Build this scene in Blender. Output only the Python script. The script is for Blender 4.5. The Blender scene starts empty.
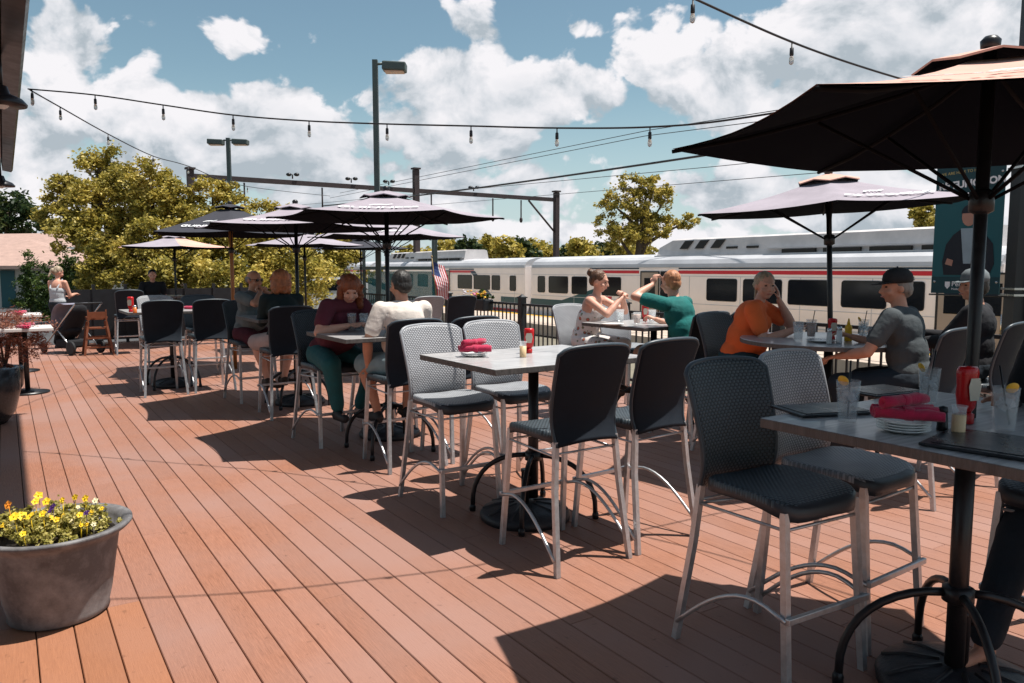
import bpy, bmesh, math, random
from mathutils import Vector, Matrix, noise
R = math.radians
random.seed(7)
scene = bpy.context.scene
COL = scene.collection
# ---------------------------------------------------------------- camera numbers
F, EYE = 760.0, 1.61
PITCH = math.atan((341.5 - 269) / F)
TH = R(33.69)                       # deck boards run this far left of the view
CU, SU = math.cos(TH), math.sin(TH)
def W(u, v, z=0.0):                 # deck coordinates (across boards, along boards) to world
    return Vector((u * CU - v * SU, u * SU + v * CU, z))
def ray(px, py):
    a = (px - 512) / F; b = (341.5 - py) / F
    return Vector((a, math.cos(PITCH) + b * math.sin(PITCH), -math.sin(PITCH) + b * math.cos(PITCH)))
def atz(px, py, z=0.0):
    r = ray(px, py); return Vector((0, 0, EYE)) + r * ((z - EYE) / r.z)
def aty(px, py, y):
    r = ray(px, py); return Vector((0, 0, EYE)) + r * (y / r.y)

# ---------------------------------------------------------------- materials
MATS = {}
def srgb(r, g, b):
    f = lambda c: (c / 255 / 12.92) if c / 255 <= .04045 else ((c / 255 + .055) / 1.055) ** 2.4
    return (f(r), f(g), f(b), 1)
def newmat(name):
    m = bpy.data.materials.new(name); m.use_nodes = True
    nt = m.node_tree; b = nt.nodes['Principled BSDF']
    return m, nt, b
def mat(name, col, rough=.6, metal=0, var=.12, scale=8, bump=0, bscale=60, trans=0, ior=1.45, spec=.5, sheen=0, alpha=1, coat=0, stretch=(1, 1, 1)):
    if name in MATS: return MATS[name]
    m, nt, b = newmat(name)
    N, L = nt.nodes, nt.links
    col = tuple(col[:3])
    tc = N.new('ShaderNodeTexCoord'); mp = N.new('ShaderNodeMapping'); mp.inputs['Scale'].default_value = stretch
    L.new(tc.outputs['Object'], mp.inputs['Vector'])
    if var > 0:
        n = N.new('ShaderNodeTexNoise'); n.inputs['Scale'].default_value = scale; n.inputs['Detail'].default_value = 6
        n.inputs['Roughness'].default_value = .62
        L.new(mp.outputs[0], n.inputs['Vector'])
        mr = N.new('ShaderNodeMapRange'); mr.inputs[1].default_value = .3; mr.inputs[2].default_value = .7
        mr.inputs[3].default_value = 1 - var; mr.inputs[4].default_value = 1 + var
        L.new(n.outputs['Fac'], mr.inputs[0])
        mx = N.new('ShaderNodeVectorMath'); mx.operation = 'SCALE'; mx.inputs[0].default_value = col
        L.new(mr.outputs[0], mx.inputs['Scale']); L.new(mx.outputs[0], b.inputs['Base Color'])
        m2 = N.new('ShaderNodeMapRange'); m2.inputs[1].default_value = .3; m2.inputs[2].default_value = .7
        m2.inputs[3].default_value = max(0, rough - .08); m2.inputs[4].default_value = min(1, rough + .08)
        L.new(n.outputs['Fac'], m2.inputs[0]); L.new(m2.outputs[0], b.inputs['Roughness'])
    else:
        b.inputs['Base Color'].default_value = (*col, 1); b.inputs['Roughness'].default_value = rough
    if bump:
        n2 = N.new('ShaderNodeTexNoise'); n2.inputs['Scale'].default_value = bscale; n2.inputs['Detail'].default_value = 4
        L.new(mp.outputs[0], n2.inputs['Vector'])
        bp = N.new('ShaderNodeBump'); bp.inputs['Strength'].default_value = bump; bp.inputs['Distance'].default_value = .01
        L.new(n2.outputs['Fac'], bp.inputs['Height']); L.new(bp.outputs[0], b.inputs['Normal'])
    b.inputs['Metallic'].default_value = metal; b.inputs['IOR'].default_value = ior
    b.inputs['Transmission Weight'].default_value = trans
    b.inputs['Specular IOR Level'].default_value = spec
    b.inputs['Sheen Weight'].default_value = sheen
    b.inputs['Coat Weight'].default_value = coat
    b.inputs['Alpha'].default_value = alpha
    MATS[name] = m
    return m
def weave_mat(name, col, dark, axes, period=.0125):
    """woven resin: small staggered cells with pierced dark holes"""
    m, nt, b = newmat(name); N, L = nt.nodes, nt.links
    tc = N.new('ShaderNodeTexCoord'); sp = N.new('ShaderNodeSeparateXYZ'); L.new(tc.outputs['Object'], sp.inputs[0])
    def mth(op, a, c=None):
        q = N.new('ShaderNodeMath'); q.operation = op
        for i, x in enumerate((a, c)):
            if x is None: continue
            if isinstance(x, (int, float)): q.inputs[i].default_value = x
            else: L.new(x, q.inputs[i])
        return q.outputs[0]
    A, B = sp.outputs[axes[0]], sp.outputs[axes[1]]
    k = 2 * math.pi / period
    row = mth('FLOOR', mth('MULTIPLY', B, 1 / period))
    ph = mth('MULTIPLY', mth('MODULO', row, 2), math.pi)
    s1 = mth('COSINE', mth('ADD', mth('MULTIPLY', A, k * .6), ph))
    s2 = mth('SINE', mth('MULTIPLY', mth('FRACT', mth('MULTIPLY', B, 1 / period)), math.pi))
    h = mth('MULTIPLY', mth('ADD', mth('MULTIPLY', s1, .5), .5), s2)
    cr = N.new('ShaderNodeMapRange'); L.new(h, cr.inputs[0]); cr.inputs[1].default_value = .02; cr.inputs[2].default_value = .34
    ns = N.new('ShaderNodeTexNoise'); ns.inputs['Scale'].default_value = 7; ns.inputs['Detail'].default_value = 5
    L.new(tc.outputs['Object'], ns.inputs['Vector'])
    mx = N.new('ShaderNodeMix'); mx.data_type = 'RGBA'
    mx.inputs[6].default_value = (*dark, 1); mx.inputs[7].default_value = (*col, 1)
    L.new(cr.outputs[0], mx.inputs[0])
    mv = N.new('ShaderNodeMapRange'); mv.inputs[1].default_value = .3; mv.inputs[2].default_value = .7; mv.inputs[3].default_value = .86; mv.inputs[4].default_value = 1.12
    L.new(ns.outputs['Fac'], mv.inputs[0])
    vs = N.new('ShaderNodeVectorMath'); vs.operation = 'SCALE'; L.new(mx.outputs[2], vs.inputs[0]); L.new(mv.outputs[0], vs.inputs['Scale'])
    L.new(vs.outputs[0], b.inputs['Base Color'])
    bp = N.new('ShaderNodeBump'); bp.inputs['Strength'].default_value = .7; bp.inputs['Distance'].default_value = .003
    L.new(h, bp.inputs['Height']); L.new(bp.outputs[0], b.inputs['Normal'])
    b.inputs['Roughness'].default_value = .46; b.inputs['Specular IOR Level'].default_value = .5
    MATS[name] = m
    return m

# ---------------------------------------------------------------- mesh builder
class G:
    def __init__(s): s.bm = bmesh.new(); s.mi = 0
    def _new(s, vs, fs, smooth=False):
        bv = [s.bm.verts.new(v) for v in vs]
        for f in fs:
            try:
                q = s.bm.faces.new([bv[i] for i in f]); q.material_index = s.mi; q.smooth = smooth
            except ValueError: pass
        return bv
    def box(s, c, size, rot=None, bevel=0):
        x, y, z = [d / 2 for d in size]
        M = rot if rot is not None else Matrix.Identity(3)
        c = Vector(c)
        if bevel <= 0:
            vs = [c + M @ Vector((a * x, b * y, d * z)) for a in (-1, 1) for b in (-1, 1) for d in (-1, 1)]
            s._new(vs, [(0, 1, 3, 2), (4, 6, 7, 5), (0, 4, 5, 1), (2, 3, 7, 6), (0, 2, 6, 4), (1, 5, 7, 3)])
        else:
            t = bmesh.new(); bmesh.ops.create_cube(t, size=1)
            for v in t.verts: v.co = Vector((v.co.x * 2 * x, v.co.y * 2 * y, v.co.z * 2 * z))
            bmesh.ops.bevel(t, geom=list(t.edges), offset=bevel, segments=2, profile=.5, affect='EDGES')
            for v in t.verts: v.co = c + M @ v.co
            t.verts.index_update()
            s._new([v.co.copy() for v in t.verts], [[v.index for v in f.verts] for f in t.faces])
            t.free()
        return s
    def tube(s, pts, r, seg=8, caps=True, square=False, radii=None):
        pts = [Vector(p) for p in pts]; n = len(pts)
        tang = []
        for i in range(n):
            a = pts[max(0, i - 1)]; b = pts[min(n - 1, i + 1)]; t = (b - a)
            tang.append(t.normalized() if t.length > 1e-9 else Vector((0, 0, 1)))
        up = Vector((0, 0, 1)) if abs(tang[0].z) < .9 else Vector((1, 0, 0))
        x = tang[0].cross(up).normalized()
        k = 4 if square else seg
        vs = []
        for i in range(n):
            x = (x - tang[i] * x.dot(tang[i])).normalized(); y = tang[i].cross(x)
            rr = radii[i] if radii else r
            for j in range(k):
                a = 2 * math.pi * (j + (.5 if square else 0)) / k
                vs.append(pts[i] + (x * math.cos(a) + y * math.sin(a)) * rr * (1.414 if square else 1))
        fs = [(i * k + j, i * k + (j + 1) % k, (i + 1) * k + (j + 1) % k, (i + 1) * k + j) for i in range(n - 1) for j in range(k)]
        if caps: fs += [tuple(range(k))[::-1], tuple((n - 1) * k + j for j in range(k))]
        s._new(vs, fs, not square); return s
    def lathe(s, prof, c=(0, 0, 0), seg=24, axis=None, squash=1, smooth=True):
        c = Vector(c); vs = []
        for r, z in prof:
            for j in range(seg):
                a = 2 * math.pi * j / seg; p = Vector((r * math.cos(a), r * math.sin(a) * squash, z))
                vs.append(c + (axis @ p if axis is not None else p))
        n = len(prof)
        fs = [(i * seg + j, i * seg + (j + 1) % seg, (i + 1) * seg + (j + 1) % seg, (i + 1) * seg + j) for i in range(n - 1) for j in range(seg)]
        if prof[0][0] > 1e-5: fs.append(tuple(range(seg))[::-1])
        if prof[-1][0] > 1e-5: fs.append(tuple((n - 1) * seg + j for j in range(seg)))
        s._new(vs, fs, smooth); return s
    def ell(s, c, rad, rot=None, seg=14, rings=9):
        c = Vector(c); vs = []; 
        if isinstance(rad, (int, float)): rad = (rad,) * 3
        M = rot if rot is not None else Matrix.Identity(3)
        vs.append(c + M @ Vector((0, 0, -rad[2])))
        for i in range(1, rings):
            t = -math.pi / 2 + math.pi * i / rings
            for j in range(seg):
                a = 2 * math.pi * j / seg
                vs.append(c + M @ Vector((rad[0] * math.cos(t) * math.cos(a), rad[1] * math.cos(t) * math.sin(a), rad[2] * math.sin(t))))
        vs.append(c + M @ Vector((0, 0, rad[2])))
        fs = [(0, 1 + (j + 1) % seg, 1 + j) for j in range(seg)]
        for i in range(rings - 2):
            for j in range(seg):
                a = 1 + i * seg; fs.append((a + j, a + (j + 1) % seg, a + seg + (j + 1) % seg, a + seg + j))
        a = 1 + (rings - 2) * seg; e = len(vs) - 1
        fs += [(a + j, a + (j + 1) % seg, e) for j in range(seg)]
        s._new(vs, fs, True); return s
    def cap(s, p, q, r1, r2=None, flat=1.0, seg=12):
        """closed tapered capsule"""
        r2 = r1 if r2 is None else r2
        p, q = Vector(p), Vector(q); d = (q - p)
        L_ = d.length
        if L_ < 1e-6: return s.ell(p, r1)
        d.normalize(); prof = []
        for i in range(5):
            t = math.pi / 2 * i / 4; prof.append((max(1e-4, r1 * math.sin(t)), -r1 * math.cos(t)))
        for i in range(5):
            t = math.pi / 2 * i / 4; prof.append((max(1e-4, r2 * math.cos(t)), L_ + r2 * math.sin(t)))
        up = Vector((0, 0, 1)) if abs(d.z) < .95 else Vector((0, 1, 0))
        x = up.cross(d).normalized(); y = d.cross(x)
        A = Matrix((x, y, d)).transposed()
        return s.lathe(prof, p, seg, A, flat)
    def poly(s, pts, thick, nrm):
        """prism: outline pts (3D, planar) thickened along nrm"""
        pts = [Vector(p) for p in pts]; n = len(pts); o = Vector(nrm) * thick
        s._new(pts + [p + o for p in pts], [tuple(range(n))[::-1], tuple(n + i for i in range(n))] + [(i, (i + 1) % n, n + (i + 1) % n, n + i) for i in range(n)])
        return s
    def mesh(s, name='m'):
        bmesh.ops.recalc_face_normals(s.bm, faces=s.bm.faces)
        me = bpy.data.meshes.new(name); s.bm.to_mesh(me); s.bm.free(); return me
    def build(s, name, mats, parent=None, label=None, kind=None, loc=None, rotz=0):
        me = s.mesh(name)
        for m in (mats if isinstance(mats, (list, tuple)) else [mats]): me.materials.append(m)
        return link(name, me, parent, label, kind, loc, rotz)
def link(name, me, parent=None, label=None, kind=None, loc=None, rotz=0):
    o = bpy.data.objects.new(name, me); COL.objects.link(o)
    if parent is not None: o.parent = parent
    if label: o['label'] = label
    if kind: o['kind'] = kind
    if loc is not None: o.location = loc
    if rotz: o.rotation_euler = (0, 0, rotz)
    return o
def tag(o, label, cat, group=None):
    o['label'] = label; o['category'] = cat
    if group: o['group'] = group
    return o
def thing(name, label, cat, loc=(0, 0, 0), rotz=0, group=None):
    o = bpy.data.objects.new(name, None); COL.objects.link(o); o.empty_display_size = .1
    o.location = loc; o.rotation_euler = (0, 0, rotz)
    return tag(o, label, cat, group)
def dup(root, loc, rotz=0, label=None, group=None, scale=None):
    def cp(o, par):
        c = o.copy(); COL.objects.link(c)
        if par is not None: c.parent = par
        for ch in list(o.children): cp(ch, c)
        return c
    c = cp(root, None); c.location = loc; c.rotation_euler = (0, 0, rotz)
    if scale: c.scale = scale
    if label: c['label'] = label
    if group: c['group'] = group
    return c
def remesh(g, name, voxel, mats, parent, smooth=4, label=None, disp=None):
    me = g.mesh(name); o = bpy.data.objects.new('tmp', me); COL.objects.link(o)
    m = o.modifiers.new('r', 'REMESH'); m.mode = 'VOXEL'; m.voxel_size = voxel; m.use_smooth_shade = True
    if smooth:
        m = o.modifiers.new('s', 'SMOOTH'); m.iterations = smooth; m.factor = .5
    if disp:
        fr, am = disp
        for k, (f_, a_) in enumerate(((fr, am * 1.5), (fr * 2.5, am * .7))):
            tx = bpy.data.textures.new('folds', 'CLOUDS'); tx.noise_scale = 1 / f_; tx.noise_depth = 1; tx.noise_type = 'SOFT_NOISE'
            m = o.modifiers.new('d', 'DISPLACE'); m.texture = tx; m.strength = a_; m.mid_level = .32; m.texture_coords = 'LOCAL'
        m = o.modifiers.new('s2', 'SMOOTH'); m.iterations = 1
    dg = bpy.context.evaluated_depsgraph_get(); dg.update()
    me2 = bpy.data.meshes.new_from_object(o.evaluated_get(dg)); me2.name = name
    bpy.data.objects.remove(o)
    me2.materials.clear()
    for q in (mats if isinstance(mats, (list, tuple)) else [mats]): me2.materials.append(q)
    for p in me2.polygons: p.use_smooth = True
    return link(name, me2, parent, label)
def text_mesh(s, size, extrude=.001, bold=.0, align='CENTER'):
    c = bpy.data.curves.new('t', 'FONT'); c.body = s; c.size = size; c.extrude = extrude; c.offset = bold
    c.align_x = align; c.align_y = 'CENTER'; c.resolution_u = 3
    o = bpy.data.objects.new('t', c); COL.objects.link(o)
    dg = bpy.context.evaluated_depsgraph_get(); dg.update()
    me = bpy.data.meshes.new_from_object(o.evaluated_get(dg)); bpy.data.objects.remove(o); return me

# ---------------------------------------------------------------- common materials
ALU = mat('brushed_aluminium', (.52, .52, .53), .38, .75, .15, 30, .1, 200)
SHELL_SHADE_TONE = (.05, .068, .082)  # stool resin for shaded stools, with the shade put into the colour
WV_B = weave_mat('shade_toned_woven_back', SHELL_SHADE_TONE, (.008, .011, .014), (0, 2), .0135)
WV_S = weave_mat('shade_toned_woven_seat', SHELL_SHADE_TONE, (.01, .013, .017), (0, 1), .0135)
SHELL_SUN_TONE = (.36, .365, .385)  # same resin for sunlit stools, with the sunlight put into the colour
REARD = mat('shade_toned_resin_rear', (.016, .021, .029), .65, 0, .15, 6, spec=.15)  # rear of the backrest, darkened to carry its shade in the colour
WV_BP = weave_mat('sun_toned_woven_back', SHELL_SUN_TONE, (.10, .105, .115), (0, 2), .0125)
WV_SP = weave_mat('sun_toned_woven_seat', (.30, .31, .33), (.16, .17, .18), (0, 1), .0125)
RESIN = mat('dark_resin', (.03, .036, .045), .45, 0, .1, 12)
RIMP = mat('sun_toned_resin_rim', (.28, .29, .31), .4, 0, .1, 12)  # rim copy lightened as if in sun
RIMM = mat('shade_toned_resin_rim', (.045, .06, .075), .4, 0, .1, 12)  # rim copy darkened as if in shade
BLK = mat('black_metal', (.012, .012, .014), .38, 0, .25, 20, .1, 90)
IRON = mat('black_cast_iron', (.02, .02, .024), .5, 0, .3, 14, .3, 70)
CHRM = mat('steel', (.5, .5, .5), .25, .9, .1)
WHITE = mat('white_china', (.75, .75, .73), .25, 0, .04)
REDN = mat('crimson_napkin_cloth', (.42, .012, .06), .9, 0, .2, 30, .4, 250, sheen=.3)
REDP = mat('red_squeeze_plastic', (.55, .012, .015), .3, 0, .08)
YELP = mat('mustard_plastic', (.75, .42, .02), .35, 0, .08)
GLASS = mat('clear_glass', (.85, .88, .9), .04, 0, 0, alpha=.2, spec=1)
WATER = mat('iced_water', (.5, .53, .54), .06, 0, 0, alpha=.22, spec=.8)
ICE = mat('ice', (.8, .85, .88), .15, 0, .1, 60, alpha=.45, spec=.9)
AMBER = mat('amber_drink', (.38, .13, .035), .1, 0, 0, alpha=.85)
LEMON = mat('lemon_slice', (.85, .5, .05), .5, 0, .15)
MENU = mat('dark_menu_cover', (.02, .022, .026), .3, 0, .3, 10, .15, 120)
CREAM = mat('cream_dressing', (.72, .52, .3), .4, 0, .1)
# ================================================================ bar stool
def make_stool():
    t = thing('bar_stool', 'x', 'bar stool')
    # seat: saddle top with a deep skirt
    g = G(); K = 40; rings = []
    def outl(a, s):
        c, d = math.cos(a), math.sin(a); n = 5
        r = (abs(c) ** n + abs(d) ** n) ** (-1 / n)
        return c * r * .232 * s, d * r * .232 * s + .012
    def zt(x, y):
        return .752 - .03 * max(0, (y - .1) / .14) ** 2 - .014 * math.cos(min(1, abs(x) / .23) * math.pi / 2) * (1 if y < .15 else .5)
    vs = []; R_ = [.02, .25, .5, .72, .88, .965, 1.0]
    for s in R_:
        for j in range(K):
            x, y = outl(2 * math.pi * j / K, s); vs.append((x, y, zt(x, y) - (.007 if s == 1.0 else 0)))
    for dz, s in ((.03, 1.006), (.062, 1.0), (.064, .95), (.03, .94)):
        for j in range(K):
            x, y = outl(2 * math.pi * j / K, s)
            arch = -.014 * math.cos(min(1, abs(x) / .2) * math.pi / 2) - .012 * math.cos(min(1, abs(y) / .2) * math.pi / 2)
            vs.append((x, y, zt(x, y) - dz - (arch if dz > .05 else 0)))
    n = len(R_) + 4
    fs = [(i * K + j, i * K + (j + 1) % K, (i + 1) * K + (j + 1) % K, (i + 1) * K + j) for i in range(n - 1) for j in range(K)]
    fs += [tuple(range(K)), tuple((n - 1) * K + j for j in range(K))]
    g._new(vs, fs, True)
    for f in g.bm.faces:
        if f.calc_center_median().z < .728 and abs(f.normal.z) < .6: f.material_index = 1
    g.build('seat', [WV_S, RESIN], t)
    # backrest: curved shell leaning out at the top and sweeping back at the foot
    g = G(); nx, nz = 18, 26
    prof = [(.665, -.272), (.70, -.256), (.75, -.240), (.80, -.233), (.86, -.236), (.93, -.250), (1.01, -.272), (1.10, -.300), (1.22, -.342)]
    def py(z):
        for (a, b), (c, d) in zip(prof, prof[1:]):
            if z <= c:
                k = (z - a) / (c - a); return b + (d - b) * k
        return prof[-1][1]
    def P(i, k, off):
        s = -1 + 2 * i / nx; tt = k / nz
        top = 1.215 - .018 * s * s - .03 * abs(s) ** 10
        bot = .672 + .02 * (1 - s * s)
        z = bot + (top - bot) * tt
        hw = .205 + .034 * tt ** .9
        y = py(z) + .034 * s * s
        return Vector((s * hw, y - off, z))
    vs = [P(i, k, 0) for i in range(nx + 1) for k in range(nz + 1)] + [P(i, k, .02) for i in range(nx + 1) for k in range(nz + 1)]
    m = (nx + 1) * (nz + 1); q = nz + 1; fs = []
    for i in range(nx):
        for k in range(nz):
            a = i * q + k; fs.append((a, a + 1, a + q + 1, a + q)); fs.append((m + a, m + a + q, m + a + q + 1, m + a + 1))
    for i in range(nx):
        for k in (0, nz): a = i * q + k; fs.append((a, a + q, m + a + q, m + a))
    for k in range(nz):
        for i in (0, nx): a = i * q + k; fs.append((a, a + 1, m + a + 1, m + a))
    g._new(vs, fs, True)
    for f in g.bm.faces: f.smooth = True
    bo = g.build('backrest', [WV_B, REARD], t)
    for p in bo.data.polygons:
        if min(p.vertices) >= m: p.material_index = 1
    bb = G()
    # rim bead along sides and top belongs to the backrest look
    pts = [P(0, k, .01) for k in range(nz + 1)] + [P(i, nz, .01) for i in range(1, nx + 1)] + [P(nx, k, .01) for k in range(nz - 1, -1, -1)]
    bb.tube(pts, .0112, 8)
    bb.build('back_rim', RIMM, t)
    # legs
    for sx in (-1, 1):
        g = G(); g.tube([(sx * .203, -.232, .70), (sx * .222, -.25, .45), (sx * .252, -.315, 0)], .0135, square=True); g.build('leg', ALU, t)
        g = G(); g.tube([(sx * .2, .205, .70), (sx * .222, .262, 0)], .0135, square=True); g.build('leg', ALU, t)
        g = G(); pts = []
        for i in range(13):
            k = i / 12
            y = -.30 + .555 * k; z = .085 + .235 * math.sin(min(1, k * 1.25) * math.pi / 2) + (.02 * math.sin(k * math.pi))
            if k > .8: z -= .02 * (k - .8) / .2
            pts.append((sx * (.262 - .03 * k), y, z))
        g.tube(pts, .0095, 8); g.build('side_hoop', ALU, t)
    g = G(); g.box((0, .262, .305), (.47, .02, .026), bevel=.004); g.build('footrest', ALU, t)
    g = G()
    g.tube([(-.205, -.235, .635), (.205, -.235, .635)], .007); g.tube([(-.205, .215, .635), (.205, .215, .635)], .007)
    g.tube([(-.205, -.235, .62), (-.205, .215, .635)], .007); g.tube([(.205, -.235, .62), (.205, .215, .635)], .007)
    g.tube([(-.205, -.235, .62), (0, .03, .70)], .006); g.tube([(.205, -.235, .62), (0, .03, .70)], .006)
    g.build('seat_frame', ALU, t)
    return t
STOOL = make_stool(); stool_used = [False]; SUN_TONED_ROOT = [None]
def sun_toned_stool(u, v, rot, label):  # same stool with sunlight painted into seat, back and rim
    if SUN_TONED_ROOT[0] is None:
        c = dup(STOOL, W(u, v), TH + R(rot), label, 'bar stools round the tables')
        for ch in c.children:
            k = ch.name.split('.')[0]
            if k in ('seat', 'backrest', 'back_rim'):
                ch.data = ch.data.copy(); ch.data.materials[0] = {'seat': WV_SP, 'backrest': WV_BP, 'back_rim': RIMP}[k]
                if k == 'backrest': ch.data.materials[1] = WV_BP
        SUN_TONED_ROOT[0] = c; return c
    return dup(SUN_TONED_ROOT[0], W(u, v), TH + R(rot), label, 'bar stools round the tables')
def stool(u, v, rot, label, group='bar stools round the tables'):
    loc = W(u, v); rz = TH + R(rot)
    if not stool_used[0]:
        stool_used[0] = True; STOOL.location = loc; STOOL.rotation_euler = (0, 0, rz); STOOL['label'] = label; STOOL['group'] = group; return STOOL
    return dup(STOOL, loc, rz, label, group)

# ================================================================ tables
def laminate():
    m, nt, b = newmat('weathered_grey_laminate'); N, L = nt.nodes, nt.links
    tc = N.new('ShaderNodeTexCoord'); mp = N.new('ShaderNodeMapping'); mp.inputs['Scale'].default_value = (2.2, 26, 26)
    L.new(tc.outputs['Object'], mp.inputs[0])
    n = N.new('ShaderNodeTexNoise'); n.inputs['Scale'].default_value = 2; n.inputs['Detail'].default_value = 7; L.new(mp.outputs[0], n.inputs['Vector'])
    cr = N.new('ShaderNodeValToRGB'); cr.color_ramp.elements[0].position = .3; cr.color_ramp.elements[0].color = (.26, .25, .25, 1)
    cr.color_ramp.elements[1].position = .7; cr.color_ramp.elements[1].color = (.52, .505, .50, 1)
    L.new(n.outputs['Fac'], cr.inputs[0]); L.new(cr.outputs[0], b.inputs['Base Color'])
    b.inputs['Roughness'].default_value = .33; b.inputs['Coat Weight'].default_value = .2
    return m
LAM = laminate()
EDGE = mat('ribbed_table_edge', (.10, .09, .085), .6, 0, .35, 6, .5, 40, stretch=(8, 8, 1))
TH_ = 1.055
def make_table(name, label, u, v, lu, lv, round_=False, group='bar-height tables', legs=True):
    t = thing(name, label, 'table', W(u, v), TH, group)
    g = G()
    if round_:
        g.lathe([(0, TH_), (lu / 2 - .004, TH_), (lu / 2, TH_ - .004)], seg=48, smooth=False); g.mi = 1
        g.lathe([(lu / 2, TH_ - .004), (lu / 2, TH_ - .034), (lu / 2 - .01, TH_ - .036), (0, TH_ - .036)], seg=48, smooth=False)
    else:
        g.box((0, 0, TH_ - .018), (lu, lv, .036), bevel=.004)
        for f in g.bm.faces:
            pass
    o = g.build('table_top', [LAM, EDGE], t)
    if not round_:
        for p in o.data.polygons:
            if abs(p.normal.z) < .5 or p.normal.z < 0: p.material_index = 1
    g = G(); g.box((0, 0, TH_ - .046), (.5, .5, .018), bevel=.006); g.box((0, 0, TH_ - .06), (.07, .62, .012)); g.build('mounting_plate', BLK, t)
    g = G(); g.lathe([(.034, .12), (.034, TH_ - .056)], seg=20); g.lathe([(.034, .36), (.055, .37), (.055, .42), (.034, .43)], seg=20); g.build('column', BLK, t)
    if legs:
        for k in range(4):
            a = math.pi / 4 + k * math.pi / 2; pts = []
            for i in range(11):
                q = i / 10; r = .05 + .36 * math.sin(q * math.pi / 2); z = .03 + .37 * math.cos(q * math.pi / 2) ** .8 if i < 10 else .012
                pts.append((r * math.cos(a), r * math.sin(a), z))
            g = G(); g.tube(pts, .016, 10); g.lathe([(.02, 0), (.022, .03), (.014, .05)], (pts[-1][0], pts[-1][1], 0), 12)
            g.build('arched_leg', BLK, t)
    return t
def make_base(u, v, label):
    t = thing('umbrella_base', label, 'umbrella base', W(u, v), TH, 'cast iron umbrella bases')
    g = G(); g.lathe([(.29, 0), (.295, .03), (.28, .055), (.2, .082), (.09, .1), (.04, .105)], seg=36)
    for k in range(10):
        a = 2 * math.pi * k / 10
        g.tube([(.07 * math.cos(a), .07 * math.sin(a), .1), (.19 * math.cos(a), .19 * math.sin(a), .084), (.275 * math.cos(a), .275 * math.sin(a), .056)], .011, 6)
    g.build('weight', IRON, t)
    g = G(); g.lathe([(.026, .1), (.026, .3), (.03, .305), (.03, .32), (.022, .32)], seg=16); g.build('stub_tube', BLK, t)
    g = G(); g.tube([(.026, 0, .26), (.065, 0, .26)], .007); g.lathe([(.02, -.006), (.02, .006)], (.07, 0, .26), 10, Matrix.Rotation(R(90), 3, 'Y')); g.build('clamp_knob', BLK, t)
    return t

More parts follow.
